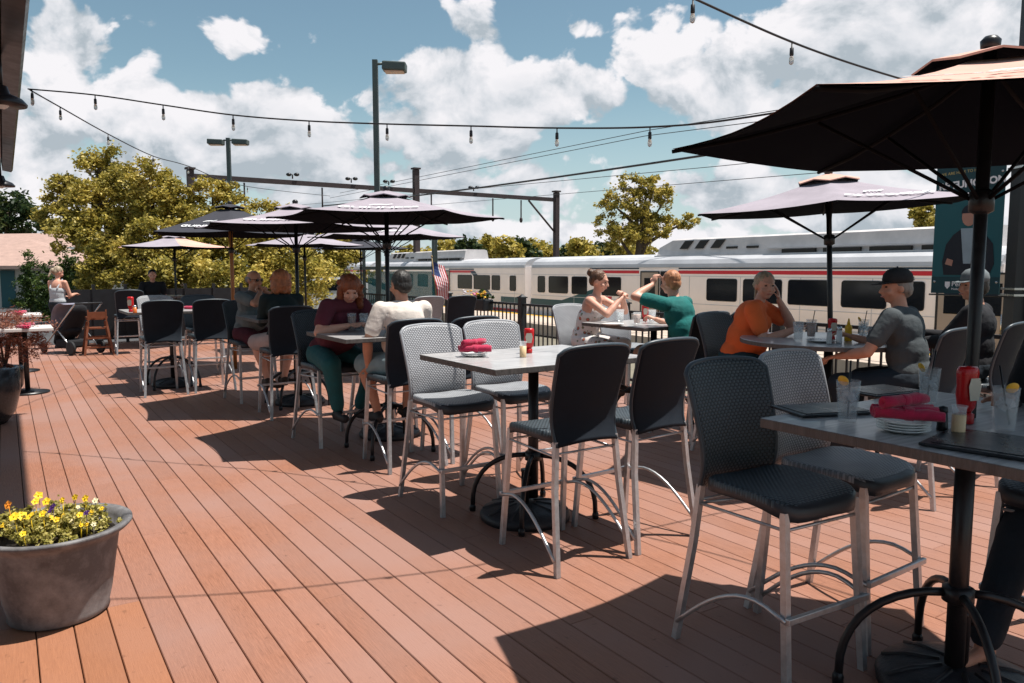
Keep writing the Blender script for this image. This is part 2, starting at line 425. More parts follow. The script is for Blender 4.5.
# ================================================================ umbrellas
def cloth(name, col, rough=.85):
    return mat(name, col, rough, 0, .12, 4, .5, 7, spec=.2)
LAV = cloth('faded_lavender_canvas', (.31, .275, .31))
PEACH = cloth('faded_rose_canvas', (.58, .345, .28))
DARKC = cloth('charcoal_canvas', (.045, .045, .055))
LINING = mat('black_canvas_lining', (.005, .007, .012), .95, 0, .1, 3, .2, 400, spec=.04)
RIBM = mat('matt_black_rib', (.008, .008, .01), .8, 0, .1, 10, spec=.1)
LETTER = mat('white_print', (.8, .8, .8), .7, 0, .08, 12)
WOODP = mat('varnished_wood_pole', (.33, .13, .04), .45, 0, .25, 8, .1, 60, stretch=(6, 6, .6))
def make_umbrella(label, u, v, rad=1.12, rim=2.1, peak=2.46, yaw=0, top=LAV, cap=LAV, pole=BLK, alt=None, text=(), tilt=(0, 0), pw=.021, world=None, base_z=.1):
    loc = world if world is not None else W(u, v)
    t = thing('patio_umbrella', label, 'umbrella', loc, R(yaw), 'patio umbrellas')
    t.rotation_euler = (R(tilt[0]), R(tilt[1]), R(yaw))
    apex = Vector((0, 0, peak)); tips = [Vector((rad * math.cos(R(60 * k)), rad * math.sin(R(60 * k)), rim)) for k in range(6)]
    g = G(); n = 7
    mats = [top, LINING, alt or top]
    for k in range(6):
        A, B = tips[k], tips[(k + 1) % 6]
        for side in (0, 1):
            g.mi = 1 if side else (2 if (alt and k % 2) else 0)
            rows = []
            for i in range(n + 1):
                s = .13 + .87 * i / n; row = []
                for j in range(n + 1):
                    q = j / n; p = apex.lerp(A, s).lerp(apex.lerp(B, s), q)
                    sag = -.030 * math.sin(math.pi * s) + 0; scal = -.045 * (4 * q * (1 - q)) * s ** 6
                    dirv = Vector((p.x, p.y, 0))
                    if dirv.length > 0: dirv.normalize()
                    p = p + Vector((0, 0, -.018 * 4 * q * (1 - q) * s - .03 * math.sin(math.pi * s))) + dirv * scal
                    if side: p = p - Vector((0, 0, .006))
                    row.append(p)
                rows.append(row)
            flat = [p for r_ in rows for p in r_]; w = n + 1
            g._new(flat, [(i * w + j, i * w + j + 1, (i + 1) * w + j + 1, (i + 1) * w + j) for i in range(n) for j in range(n)], True)
    g2 = g.bm; me = bpy.data.meshes.new('canopy'); bmesh.ops.remove_doubles(g2, verts=g2.verts, dist=.0005); g2.to_mesh(me); g2.free()
    for m_ in mats: me.materials.append(m_)
    can = link('canopy', me, t)
    # vent cap
    g = G(); cr = .25; vs = [Vector((0, 0, peak + .022))]
    ringz = []
    for k in range(12):
        a = R(30 * k); rr = cr if k % 2 == 0 else cr * .9
        lift = 0 if k % 2 == 0 else .022
        vs.append(Vector((rr * math.cos(a), rr * math.sin(a), peak - .05 + lift)))
    low = [p - Vector((0, 0, .008)) for p in vs]
    g._new(vs, [(0, 1 + k, 1 + (k + 1) % 12) for k in range(12)], False); g.mi = 1
    g._new(low, [(0, 1 + (k + 1) % 12, 1 + k) for k in range(12)], False); g.mi = 0
    g._new(vs[1:] + low[1:], [(k, (k + 1) % 12, 12 + (k + 1) % 12, 12 + k) for k in range(12)])
    g.build('vent_cap', [cap, LINING], can)
    g = G(); g.lathe([(.02, peak + .01), (.032, peak + .022), (.034, peak + .045), (.02, peak + .06), (0.001, peak + .063)], seg=16); g.build('finial', BLK, t)
    g = G(); g.lathe([(pw, base_z), (pw, peak + .01)], seg=16); g.build('pole', pole, t)
    hubz = rim - .25
    for k in range(6):
        tp = tips[k] - Vector((0, 0, .012)); ap = apex - Vector((0, 0, .035)); mid = ap.lerp(tp, .5) - Vector((0, 0, .034))
        g = G(); g.tube([ap, ap.lerp(tp, .25) - Vector((0, 0, .028)), mid, ap.lerp(tp, .75) - Vector((0, 0, .028)), tp], .0085, 6)
        rb = g.build('rib', RIBM, t)
        g = G(); d = Vector((math.cos(R(60 * k)), math.sin(R(60 * k)), 0)); g.tube([Vector((0, 0, hubz)) + d * .03, mid - Vector((0, 0, .012))], .007, 6); g.build('strut', RIBM, rb)
    g = G(); g.lathe([(pw, hubz - .05), (.042, hubz - .04), (.042, hubz + .03), (pw, hubz + .04)], seg=16); g.build('runner', BLK, t)
    # lettering and harp emblem on chosen panels
    for k in text:
        A, B = tips[k], tips[(k + 1) % 6]
        C = A.lerp(B, .5); upv = (apex - C).normalized(); rt = (B - A).normalized(); nn = rt.cross(upv)
        if nn.z < 0: nn = -nn
        def place(me, s, dy=0, lift=.012, squeeze=1, dx=0):
            base = C.lerp(apex, s)
            Q = Matrix((rt, upv, nn)).transposed()
            for vtx in me.vertices:
                co = Vector((vtx.co.x * squeeze + dx, vtx.co.y + dy, vtx.co.z)); p = base + Q @ co
                # follow the sagging cloth
                ss = 1 - (s + (vtx.co.y + dy) / (apex - C).length); 
                hw = max(.05, (B - A).length * ss / 2); q = .5 + co.x / (2 * hw)
                p = p + Vector((0, 0, -.018 * 4 * q * (1 - q) * ss - .03 * math.sin(math.pi * max(0, min(1, ss))))) + nn * lift
                vtx.co = p
            me.materials.clear(); me.materials.append(LETTER); return me
        m1 = text_mesh('GUINNESS', .115, .0008, .003)
        # first letter taller as in the photograph
        xs = min(v_.co.x for v_ in m1.vertices)
        for v_ in m1.vertices:
            if v_.co.x < xs + .085: v_.co.y *= 1.22
        link('lettering', place(m1, .24, 0, .012, 1.28), can)
        g = G()
        harp = [(-.10, -.03), (-.06, .025), (.0, .035), (.05, .02), (.10, .045), (.11, .03), (.05, .0), (0, .015), (-.05, .005), (-.085, -.035)]
        g._new([Vector((x, y, 0)) for x, y in harp], [tuple(range(len(harp)))])
        for i in range(5):
            x = -.05 + i * .03; g._new([(x, .01, 0), (x + .006, .01, 0), (x - .028, -.03, 0), (x - .034, -.03, 0)], [(0, 1, 2, 3)])
        mh = g.mesh('harp'); link('emblem', place(mh, .43, 0, .012), can)
    return t

# ================================================================ table things
def glass_tumbler(pos, drink, label, lemon=True, straw=True, h=.15, group='drinks on the tables', rot=0):
    t = thing('drinking_glass', label, 'glass', pos, rot, group)
    g = G(); r1, r2 = .031, .042
    g.lathe([(0, 0), (r1, 0), (r1 + .001, .004), (r2, h), (r2 - .003, h), (r1 - .002, .012), (0, .012)], seg=24); g.build('tumbler', GLASS, t)
    g = G(); lv = h * .82; k = (lv - .014) / (h - .012)
    g.lathe([(0, .0135), (r1 - .0035, .0135), (r1 - .0035 + (r2 - r1) * k, lv), (0, lv)], seg=24)
    g.build('drink', drink, t)
    if straw:
        g = G(); g.tube([(-.012, -.01, .02), (.028, .012, h + .07)], .0035, 8); g.build('straw', BLK, t)
    if lemon:
        g = G(); A = Matrix.Rotation(R(70), 3, 'X') @ Matrix.Identity(3)
        g.lathe([(0, -.003), (.019, -.003), (.021, 0), (.019, .003), (0, .003)], (-.034, 0, h + .002), 20, Matrix.Rotation(R(65), 3, 'Y')); g.build('lemon_slice', LEMON, t)
    for i in range(1):
        g = G()
        for j in range(6):
            a = j * 1.1; g.box((.017 * math.cos(a), .017 * math.sin(a), lv - .02 - .012 * (j % 3)), (.018, .018, .018), Matrix.Rotation(a, 3, 'X') @ Matrix.Rotation(a * .7, 3, 'Z'))
        g.build('ice_cubes', ICE, t)
    return t
def napkin_rolls(pos, rz, label, n=3, plates=3, group='plates with rolled napkins', L=.2):
    if plates:
        p = thing('side_plates', 'stack of white side plates under ' + label, 'plates', pos, rz, 'side plates under napkins')
        for k in range(plates):
            g = G(); z = .009 * k; g.lathe([(0, z), (.05, z), (.085, z + .012), (.086, z + .015), (.05, z + .005), (0, z + .005)], seg=32); g.build('plate', WHITE, p)
    z0 = .009 * plates + .016 if plates else .003
    for k in range(n):
        yy = (k - (n - 1) / 2) * .042; zz = z0 + .018; ang = (k - 1) * 14 + (5 if k % 2 else -4)
        if n >= 4 and k == n - 1: yy = 0; zz += .036; ang = 34
        q = thing('napkin_roll', ['front', 'middle', 'rear', 'topmost'][min(k, 3)] + ' roll of ' + label, 'napkin', Vector(pos) + Matrix.Rotation(rz, 3, 'Z') @ Vector((0, yy, zz)), rz + R(ang), 'rolled red napkins')
        g = G(); pts = []
        g.lathe([(.001, -L / 2 + .012), (.012, -L / 2), (.019, -L / 2 + .002), (.021, -L / 4), (.0195, 0), (.021, L / 4), (.0185, L / 2 - .002), (.012, L / 2), (.001, L / 2 - .012)], seg=18, axis=Matrix.Rotation(R(90), 3, 'Y'), squash=.92)
        rn = random.Random(k * 7 + int(pos[0] * 100))
        o_ = Vector((rn.uniform(0, 20), rn.uniform(0, 20), 0))
        for v_ in g.bm.verts: v_.co += Vector((0, v_.co.y, v_.co.z)) * (.42 * noise.noise(v_.co * 38 + o_)) + Vector((0, 1, .4)) * .006 * noise.noise(Vector((v_.co.x * 9, 0, 0)) + o_)
        g.build('cloth_roll', REDN, q)
        g = G(); A = Matrix.Rotation(R(90), 3, 'Y'); g.lathe([(.0212, -.014), (.0225, -.012), (.0225, .012), (.0212, .014)], seg=18, axis=A, squash=.92); g.build('paper_band', REDN, q)
def ketchup(pos, label, rz=0, s=1.0):
    t = thing('ketchup_bottle', label, 'ketchup bottle', pos, rz, 'ketchup bottles'); t.scale = (s, s, s)
    g = G(); g.lathe([(0, 0), (.022, 0), (.024, .003), (.024, .03), (.016, .034), (0, .034)], seg=20); g.build('cap', WHITE if False else mat('red_cap', (.45, .01, .012), .35, 0, .05), t)
    g = G(); g.lathe([(0.001, .034), (.018, .034), (.03, .05), (.036, .09), (.034, .12), (.037, .155), (.036, .17), (.03, .178), (0.001, .18)], seg=24, squash=.72); g.build('bottle_body', REDP, t)
    g = G(); pts = [(-.018, .075), (.018, .075), (.026, .12), (.018, .145), (-.018, .145), (-.026, .12)]
    g.poly([(x, -.0275, z) for x, z in pts], .0012, (0, -1, 0)); g.build('bottle_label', mat('cream_label', (.6, .55, .45), .5, 0, .05), t)
    return t
def sauce_cup(pos, label, fill=CREAM):
    t = thing('dressing_jar', label, 'jar', pos, 0, 'dressing jars')
    g = G(); g.lathe([(0, 0), (.02, 0), (.021, .003), (.0215, .07), (0, .07)], seg=20); g.build('dressing', fill, t)
    g = G(); g.lathe([(.0215, .071), (.022, .09), (.026, .1), (.024, .1), (.0205, .09), (.02, .071)], seg=20); g.build('glass_collar', GLASS, t)
    return t
def shaker(pos, label, body, capm, h=.09, r=.02):
    t = thing('condiment_shaker', label, 'shaker', pos, 0, 'shakers and small bottles')
    g = G(); g.lathe([(0, 0), (r, 0), (r * 1.02, .004), (r * .85, h * .75), (0, h * .75)], seg=18); g.build('shaker_body', body, t)
    g = G(); g.lathe([(r * .87, h * .75), (r * .9, h * .8), (r * .8, h * .95), (.001, h)], seg=18); g.build('shaker_cap', capm, t)
    return t
def mustard(pos, label, s=1):
    t = thing('mustard_bottle', label, 'mustard bottle', pos, 0); t.scale = (s, s, s)
    g = G(); g.lathe([(0, 0), (.027, 0), (.029, .005), (.028, .06), (.025, .08), (.028, .1), (.022, .122), (0.012, .128)], seg=22); g.build('bottle_body', YELP, t)
    g = G(); g.lathe([(.012, .128), (.012, .14), (.004, .175), (.001, .176)], seg=14); g.build('nozzle', YELP, t)
    return t
def menu(pos, rz, label, w=.22, l=.32):
    g = G(); g.box((0, 0, .006), (w, l, .01), bevel=.003); g.box((0, 0, .0125), (w * .86, l * .86, .002)); 
    return tag(g.build('menu_folder', MENU, None, loc=pos, rotz=rz), label, 'menu', 'dark menus')
# ================================================================ people
def ik(a, c, l1, l2, hint):
    a, c = Vector(a), Vector(c); d = c - a; D = min(d.length, (l1 + l2) * .995); dn = d.normalized()
    x = (l1 * l1 - l2 * l2 + D * D) / (2 * D); h = math.sqrt(max(0, l1 * l1 - x * x))
    hv = Vector(hint); hv = (hv - dn * hv.dot(dn)); hv.normalize()
    return a + dn * x + hv * h, a + dn * D
def hand(g, wrist, d, n, curl=.5, side=1, s=1.0):
    """palm + five fingers; d points along the hand, n out of the palm"""
    d = Vector(d).normalized(); n = Vector(n); n = (n - d * n.dot(d)).normalized(); w = d.cross(n) * side
    M = Matrix((w, d, n)).transposed()
    pc = Vector(wrist) + d * .045 * s
    g.ell(pc, (.038 * s, .048 * s, .015 * s), M)
    for i, (off, L_) in enumerate(((-.028, .062), (-.010, .074), (.009, .08), (.028, .07))):
        L_ *= s; b = pc + d * .036 * s + w * off * s; c1 = curl * .9; c2 = curl * 1.9
        p1 = b + (d * math.cos(c1) + n * math.sin(c1)) * L_ * .5
        p2 = p1 + (d * math.cos(c2) + n * math.sin(c2)) * L_ * .5
        g.cap(b, p1, .0088 * s, .0082 * s, seg=8); g.cap(p1, p2, .0082 * s, .007 * s, seg=8)
    b = pc - d * .02 * s + w * .028 * s; q = (w * .75 + d * .55 + n * .35).normalized(); p1 = b + q * .04 * s
    q2 = (w * .25 + d * .85 + n * (.3 + curl * .4)).normalized()
    g.cap(b, p1, .013 * s, .0105 * s, seg=8); g.cap(p1, p1 + q2 * .032 * s, .0105 * s, .008 * s, seg=8)
SK = [mat('skin_light', (.60, .31, .22), .5, 0, .1, 14, .08, 120), mat('skin_tan', (.50, .24, .155), .5, 0, .12, 14, .08, 120)]
EYEM = mat('eye_dark', (.03, .025, .02), .2, 0, 0); LIP = mat('lip', (.42, .13, .11), .45, 0, .05)
def hairmat(name, col): return mat(name, col, .5, 0, .45, 26, .9, 70, stretch=(1, 1, .25))
def person(label, loc, rot, skin=0, seat=.755, lean=.04, build=1.0, female=False, lh=None, rh=None, lhn=(0, 0, -1), rhn=(0, 0, -1), lhd=None, rhd=None, lel=(-.4, -.5, -1), rel=(.4, -.5, -1),
           curl=.6, look=(0, 0), headoff=(0, 0, 0), feet=None, knees=None, shirt=None, sleeve='short', bottoms=None, legs='long', shoe=None, hair=None, cap=None, neckline=.0, glasses=None, voxel=.009, parts=('up', 'low'), stand=False, straps=False, tattoo=None, shift=0):
    t = thing('person', label, 'person', loc, rot)
    b = build; sw = (.165 if female else .185) * (1 + (b - 1) * .35)
    zp = seat + .10
    P = Vector((shift, -.03, zp)); NB = P + Vector((0, lean, .475)); CH = P.lerp(NB, .62) + Vector((0, .0, 0))
    HC = NB + Vector((0, .035, .146)) + Vector(headoff)
    upright = (NB - P).normalized()
    g = G(); cl = G(); lo = G()
    SH = {s: NB + Vector((s * sw, 0, -.055)) for s in (-1, 1)}
    tor_r = .118 * b
    def torso(q, e):
        q.ell(P + upright * .03, (.158 * b + e, .115 * b + e, .13), None)
        q.ell(P.lerp(NB, .33), (.140 * b + e, .112 * b + e, .18), None)
        if b > 1.15: q.ell(P.lerp(NB, .28) + Vector((0, .07, 0)), (.15 * b + e, .12 * b + e, .15))
        q.ell(CH + upright * .03, (.160 + .04 * (b - 1) + e, .108 * b + e, .165), None)
        if female:
            for s in (-1, 1): q.ell(CH + Vector((s * .065, .085 * b, -.0)), .062 + e)
        q.cap(SH[-1] + Vector((.02, 0, 0)), SH[1] - Vector((.02, 0, 0)), .052 + e, .052 + e)
        q.cap(NB + Vector((0, 0, -.04)), SH[-1], .055 + e, .045 + e); q.cap(NB + Vector((0, 0, -.04)), SH[1], .055 + e, .045 + e)
    torso(g, -.006)
    g.cap(NB - Vector((0, 0, .03)), HC - Vector((0, .012, .05)), .056 if not female else .047, .05 if not female else .043)
    # head
    yaw, pit = look; HM = Matrix.Rotation(R(yaw), 3, 'Z') @ Matrix.Rotation(R(pit), 3, 'X')
    h = lambda x, y, z: HC + HM @ Vector((x, y, z))
    g.ell(h(0, -.008, .022), (.076, .094, .092), HM, 18, 12); g.ell(h(0, .028, -.03), (.058, .062, .075), HM); g.ell(h(0, .055, -.083), (.027, .024, .02), HM)
    g.cap(h(0, .088, .02), h(0, .108, -.022), .009, .0135, seg=8); g.ell(h(0, .085, .033), (.045, .012, .009), HM)
    for s in (-1, 1):
        g.ell(h(s * .078, -.008, -.008), (.010, .019, .03), HM); g.ell(h(s * .042, .065, -.028), (.024, .022, .022), HM); g.ell(h(s * .013, .1, -.024), .008, HM)
    g.ell(h(0, .088, -.053), (.022, .012, .011), HM)
    la = (.285, .255)
    tgt = {-1: lh, 1: rh}; nn = {-1: lhn, 1: rhn}; dd = {-1: lhd, 1: rhd}; el = {-1: lel, 1: rel}
    fat = 1 + (b - 1) * .8
    for s in (-1, 1):
        c = tgt[s] if tgt[s] is not None else (s * .16, .30, seat + .16)
        E_, Wp = ik(SH[s], c, la[0], la[1], el[s])
        g.cap(SH[s], E_, .047 * fat, .036 * fat); g.cap(E_, E_.lerp(Wp, .35), .037 * fat, .038 * fat); g.cap(E_.lerp(Wp, .35), Wp, .038 * fat, .025)
        d = Vector(dd[s]) if dd[s] is not None else (Wp - E_)
        hand(g, Wp + d.normalized() * .005, d, nn[s], curl, -s, .95 if female else 1.05)
        if sleeve == 'short': cl.cap(SH[s], SH[s].lerp(E_, .62), .063 * fat, .058 * fat)
        elif sleeve == 'long': cl.cap(SH[s], E_, .062 * fat, .052 * fat); cl.cap(E_, E_.lerp(Wp, .92), .052 * fat, .038)
        elif sleeve == 'cap': cl.cap(SH[s], SH[s].lerp(E_, .3), .058 * fat, .056 * fat)
        if tattoo:
            tg = G(); tg.cap(E_.lerp(SH[s], .1), E_.lerp(Wp, .86), .0405 * fat, .0285, seg=16)
            tg.build('tattooed_skin', tattoo, t, label='forearm covered in dark tattoos')
    if sleeve == 'none':
        cl.ell(P + upright * .03, (.158 * b + .012, .115 * b + .012, .142)); cl.ell(P.lerp(NB, .33), (.140 * b + .012, .112 * b + .012, .18)); cl.ell(P.lerp(NB, .52), (.158 * b + .008, .108 * b + .012, .11))
        for s in (-1, 1):
            if female: cl.ell(CH + Vector((s * .065, .085 * b, -.01)), .072)
            if straps: cl.tube([CH + Vector((s * .08, .12, .0)), SH[s] + Vector((-s * .06, .01, .065)), CH + Vector((s * .08, -.12, .0))], .016, 8)
    else: torso(cl, .012)
    if sleeve == 'none' and not straps: pass
    feet = feet or {-1: (-.10, .33, .375), 1: (.10, .33, .375)}; knees = knees or {-1: (-.4, 1, .6), 1: (.4, 1, .6)}
    for s in (-1, 1):
        HP = P + Vector((s * .09 * b, .0, -.03)); K, A = ik(HP, feet[s], .43, .42, knees[s] if isinstance(knees, dict) else knees)
        g.cap(HP, K, .078 * fat, .054 * fat); g.cap(K, K.lerp(A, .35), .053 * fat, .054 * fat); g.cap(K.lerp(A, .35), A, .052 * fat, .034)
        fd = Vector((s * .12, 1, 0)).normalized()
        g.cap(A + Vector((0, -.03, -.045)), A + fd * .13 + Vector((0, 0, -.055)), .032, .026)
        g.cap(A, A + Vector((0, 0, -.045)), .034, .034)
        if legs == 'long':
            lo.cap(HP, K, .098 * fat, .072 * fat); lo.cap(K, K.lerp(A, .93), .070 * fat, .058)
        else:
            lo.cap(HP, HP.lerp(K, .93), .1 * fat, .084 * fat)
        if shoe:
            sg = G(); S0 = A + Vector((0, -.04, -.06)); S1 = A + fd * .15 + Vector((0, 0, -.068))
            sg.cap(S0, S1, .04, .036); sg.cap(A + Vector((0, -.02, -.04)), S1, .042, .03)
            sg.cap(S0 - Vector((0, 0, .022)), S1 - Vector((0, 0, .014)), .032, .03, .9)
            remesh(sg, 'shoe', .011, shoe, t, 3)
        # buttocks and trousers seat
    lo.ell(P + Vector((0, .0, -.0)), (.172 * b, .13 * b, .11)); 
    body = remesh(g, 'body', voxel, SK[skin], t, 3)
    if shirt: remesh(cl, 'shirt' if sleeve != 'none' else 'top', .011, shirt, t, 5, disp=(8, .0065))
    if bottoms: remesh(lo, 'trousers' if legs == 'long' else 'shorts', .012, bottoms, t, 5, disp=(8, .008))
    # small face parts
    for s in (-1, 1):
        q = G(); q.ell(h(s * .031, .079, .012), (.013, .008, .0065), HM, 8, 6); q.build('eye', EYEM, t)
    q = G(); q.cap(h(-.02, .0965, -.055), h(.02, .0965, -.055), .0045, .0045, seg=6); q.build('lips', LIP, t)
    if hair:
        kind, hm = hair; q = G()
        if kind in ('short', 'grey', 'thin'):
            q.ell(h(0, -.024, .04), (.083, .09, .087), HM); q.ell(h(0, -.06, -.01), (.072, .05, .065), HM)
            for s in (-1, 1): q.ell(h(s * .06, -.03, .01), (.022, .05, .05), HM)
        elif kind == 'balding':
            q.ell(h(0, -.055, .0), (.08, .056, .055), HM)
            for s in (-1, 1): q.ell(h(s * .066, -.02, .005), (.016, .045, .035), HM)
        elif kind == 'bob':
            q.ell(h(0, -.02, .045), (.098, .105, .09), HM); q.ell(h(0, -.06, -.04), (.105, .065, .10), HM)
            for s in (-1, 1): q.ell(h(s * .078, -.015, -.035), (.034, .06, .095), HM); q.ell(h(s * .06, -.05, -.1), (.04, .05, .05), HM)
            for i in range(26):
                a = random.uniform(math.pi * .95, math.pi * 2.05); z = random.uniform(-.13, .06); q.ell(h(.1 * math.cos(a), .09 * math.sin(a), z), random.uniform(.014, .026), HM)
        elif kind == 'long':
            q.ell(h(0, -.02, .045), (.096, .104, .09), HM); q.cap(h(0, -.07, .0), h(0, -.085, -.17), .075, .055)
            for s in (-1, 1): q.cap(h(s * .078, -.01, .0), h(s * .095, .01, -.17), .033, .03)
            for i in range(40):
                a = random.uniform(math.pi * .9, math.pi * 2.1); z = random.uniform(-.2, .08); q.ell(h(.105 * math.cos(a), .1 * math.sin(a), z), random.uniform(.014, .028), HM)
        elif kind in ('bun', 'tied'):
            q.ell(h(0, -.022, .038), (.082, .092, .087), HM); q.ell(h(0, -.06, -.0), (.07, .05, .065), HM)
            q.ell(h(0, -.115, .07) if kind == 'bun' else h(0, -.12, .0), (.045, .04, .042), HM)
            for i in range(16):
                a = random.uniform(0, 6.28); q.ell(h(.028 * math.cos(a), -.12, .07 + .028 * math.sin(a)) if kind == 'bun' else h(.03 * math.cos(a), -.13, .03 * math.sin(a)), .016, HM)
            if kind == 'tied': q.cap(h(0, -.13, .0), h(0, -.15, -.14), .028, .014)
        remesh(q, 'hair', .007, hm, t, 1, disp=(34, .007) if kind in ('bob', 'long', 'bun', 'tied') else (40, .0035))
    if cap:
        cm, style = cap; q = G()
        q.lathe([(.089, .0), (.092, .03), (.085, .065), (.06, .095), (.02, .108), (.001, .109)], h(0, -.012, .035), 22, HM, 1.12)
        # brim
        nb = 9; top = []; 
        for i in range(nb):
            a = math.pi * (.18 + .64 * i / (nb - 1)); top.append(h(.088 * math.cos(a), -.012 + .098 * math.sin(a), .045))
        for i in range(nb):
            a = math.pi * (.82 - .64 * i / (nb - 1)); top.append(h(.078 * math.cos(a), .055 + .11 * math.sin(a), .032))
        q.poly(top, .005, HM @ Vector((0, 0, 1)))
        co = q.build('cap', cm, t)
        q = G(); q.ell(h(0, -.012, .146), .007, HM, 8, 6); q.build('cap_button', cm, co)
        if style:
            q = G(); q.box(h(0, -.112, .06), (.05, .012, .028), HM @ Matrix.Rotation(R(-12), 3, 'X'), bevel=.003); q.build('cap_patch', style, co)
    if glasses:
        q = G()
        for s in (-1, 1): q.ell(h(s * .034, .092, .012), (.027, .006, .018), HM, 12, 8); q.tube([h(s * .06, .09, .015), h(s * .082, .0, .012)], .0025, 5)
        q.tube([h(-.01, .097, .016), h(.01, .097, .016)], .0025, 5); q.build('sunglasses', glasses, t)
    return t
# ================================================================ world, sun, camera
SUN_EL, SUN_AZ = R(70.5), R(3)         # azimuth measured from +X towards +Y
def sky():
    w = bpy.data.worlds.new('World'); scene.world = w; w.use_nodes = True; nt = w.node_tree; N, L = nt.nodes, nt.links
    bg = N['Background']
    st = N.new('ShaderNodeTexSky'); st.sky_type = 'NISHITA'; st.sun_disc = False; st.sun_elevation = SUN_EL
    st.sun_rotation = math.pi / 2 - SUN_AZ; st.altitude = 100; st.dust_density = .6; st.ozone_density = 1.2; st.air_density = 1.0
    def mth(op, a, b=None, c=None, clamp=False):
        q = N.new('ShaderNodeMath'); q.operation = op; q.use_clamp = clamp
        for i, x in enumerate((a, b, c)):
            if x is None: continue
            if isinstance(x, (int, float)): q.inputs[i].default_value = x
            else: L.new(x, q.inputs[i])
        return q.outputs[0]
    tc = N.new('ShaderNodeTexCoord'); sp = N.new('ShaderNodeSeparateXYZ'); L.new(tc.outputs['Generated'], sp.inputs[0])
    az = mth('ARCTAN2', sp.outputs[0], sp.outputs[1]); el = mth('ARCSINE', sp.outputs[2])
    tint = N.new('ShaderNodeMix'); tint.data_type = 'RGBA'; tint.blend_type = 'MULTIPLY'; tint.inputs[0].default_value = 1
    L.new(st.outputs[0], tint.inputs[6]); tint.inputs[7].default_value = (1.32, 1.40, 1.18, 1)
    # cloud layer: directional fBm; coordinates stretched towards the horizon
    cb = N.new('ShaderNodeCombineXYZ'); L.new(az, cb.inputs[0]); L.new(mth('MULTIPLY', el, 1.25), cb.inputs[1]); cb.inputs[2].default_value = .37
    n1 = N.new('ShaderNodeTexNoise'); n1.inputs['Scale'].default_value = 7.5; n1.inputs['Detail'].default_value = 9; n1.inputs['Roughness'].default_value = .56; n1.inputs['Distortion'].default_value = .25
    L.new(cb.outputs[0], n1.inputs['Vector'])
    # a second sample shifted towards the sun gives the lit and shaded sides
    ad = N.new('ShaderNodeVectorMath'); ad.operation = 'ADD'; ad.inputs[1].default_value = (.012, .03, 0); L.new(cb.outputs[0], ad.inputs[0])
    n2 = N.new('ShaderNodeTexNoise'); n2.inputs['Scale'].default_value = 7.5; n2.inputs['Detail'].default_value = 7; n2.inputs['Roughness'].default_value = .56; n2.inputs['Distortion'].default_value = .25
    L.new(ad.outputs[0], n2.inputs['Vector'])
    n3 = N.new('ShaderNodeTexNoise'); n3.inputs['Scale'].default_value = 3.2; n3.inputs['Detail'].default_value = 5; L.new(cb.outputs[0], n3.inputs['Vector'])
    # banks of cumulus: (azimuth, elevation, half width, half height, weight) in degrees
    blobs = []
    for px, py, rx, ry, wt in [(60, 60, 60, 60, 1), (40, 120, 80, 60, 1), (150, 110, 130, 55, 1), (270, 130, 110, 45, 1), (500, 90, 115, 42, 1.1), (200, 180, 260, 40, .9), (430, 140, 120, 50, .8),
                               (400, 190, 220, 45, .9), (228, 38, 42, 20, .75), (158, 18, 30, 14, .6), (483, 25, 26, 22, .7), (600, 22, 45, 18, .6), (650, 45, 50, 40, .7), (760, 70, 110, 70, 1.1), (860, 50, 160, 70, 1.1), (960, 60, 160, 90, 1.1),
                               (700, 190, 160, 30, .8), (560, 190, 150, 45, .7), (850, 200, 250, 50, .9), (1000, 150, 150, 80, 1), (500, 235, 600, 22, .75)]:
        a = math.degrees(math.atan((px - 512) / F)); r_ = ray(px, py); e = math.degrees(math.atan2(r_.z, math.hypot(r_.x, r_.y))); a = math.degrees(math.atan2(r_.x, r_.y))
        cz = math.cos(math.radians(a)); blobs.append((a, e, rx / F * 57.3 * cz * cz + .3, ry / F * 57.3 * cz, wt))
    acc = None
    for a, e, rx, ry, wt in blobs:
        dx = mth('MULTIPLY', mth('SUBTRACT', az, R(a)), 1 / R(rx)); dy = mth('MULTIPLY', mth('SUBTRACT', el, R(e)), 1 / R(ry))
        d = mth('ADD', mth('MULTIPLY', dx, dx), mth('MULTIPLY', dy, dy))
        f = mth('MULTIPLY', mth('SUBTRACT', 1, mth('MULTIPLY', d, .62)), wt)
        acc = f if acc is None else mth('MAXIMUM', acc, f)
    # outside the view direction: scattered clouds everywhere
    out = mth('GREATER_THAN', mth('ABSOLUTE', az), R(40)); hi = mth('GREATER_THAN', el, R(30))
    acc = mth('MAXIMUM', acc, mth('MULTIPLY', mth('MAXIMUM', out, hi), .25))
    vo = N.new('ShaderNodeTexVoronoi'); vo.feature = 'SMOOTH_F1'; vo.inputs['Scale'].default_value = 17; vo.inputs['Smoothness'].default_value = .6; vo.inputs['Detail'].default_value = 3
    wv = N.new('ShaderNodeMix'); wv.data_type = 'VECTOR'; wv.inputs[0].default_value = .06; L.new(cb.outputs[0], wv.inputs[4]); L.new(n1.outputs['Color'], wv.inputs[5]); L.new(wv.outputs[1], vo.inputs['Vector'])
    puff = mth('SUBTRACT', .66, vo.outputs['Distance'])
    dens = mth('ADD', mth('ADD', mth('MULTIPLY', acc, .72), mth('MULTIPLY', puff, .62)), mth('MULTIPLY', mth('SUBTRACT', n1.outputs['Fac'], .5), 2.0))
    mk = N.new('ShaderNodeMapRange'); mk.interpolation_type = 'SMOOTHSTEP'; L.new(dens, mk.inputs[0]); mk.inputs[1].default_value = .14; mk.inputs[2].default_value = .32
    lit = mth('ADD', mth('MULTIPLY', mth('SUBTRACT', n1.outputs['Fac'], n2.outputs['Fac']), 4.5), mth('MULTIPLY', puff, .35)); lit = mth('ADD', lit, .68, clamp=True)
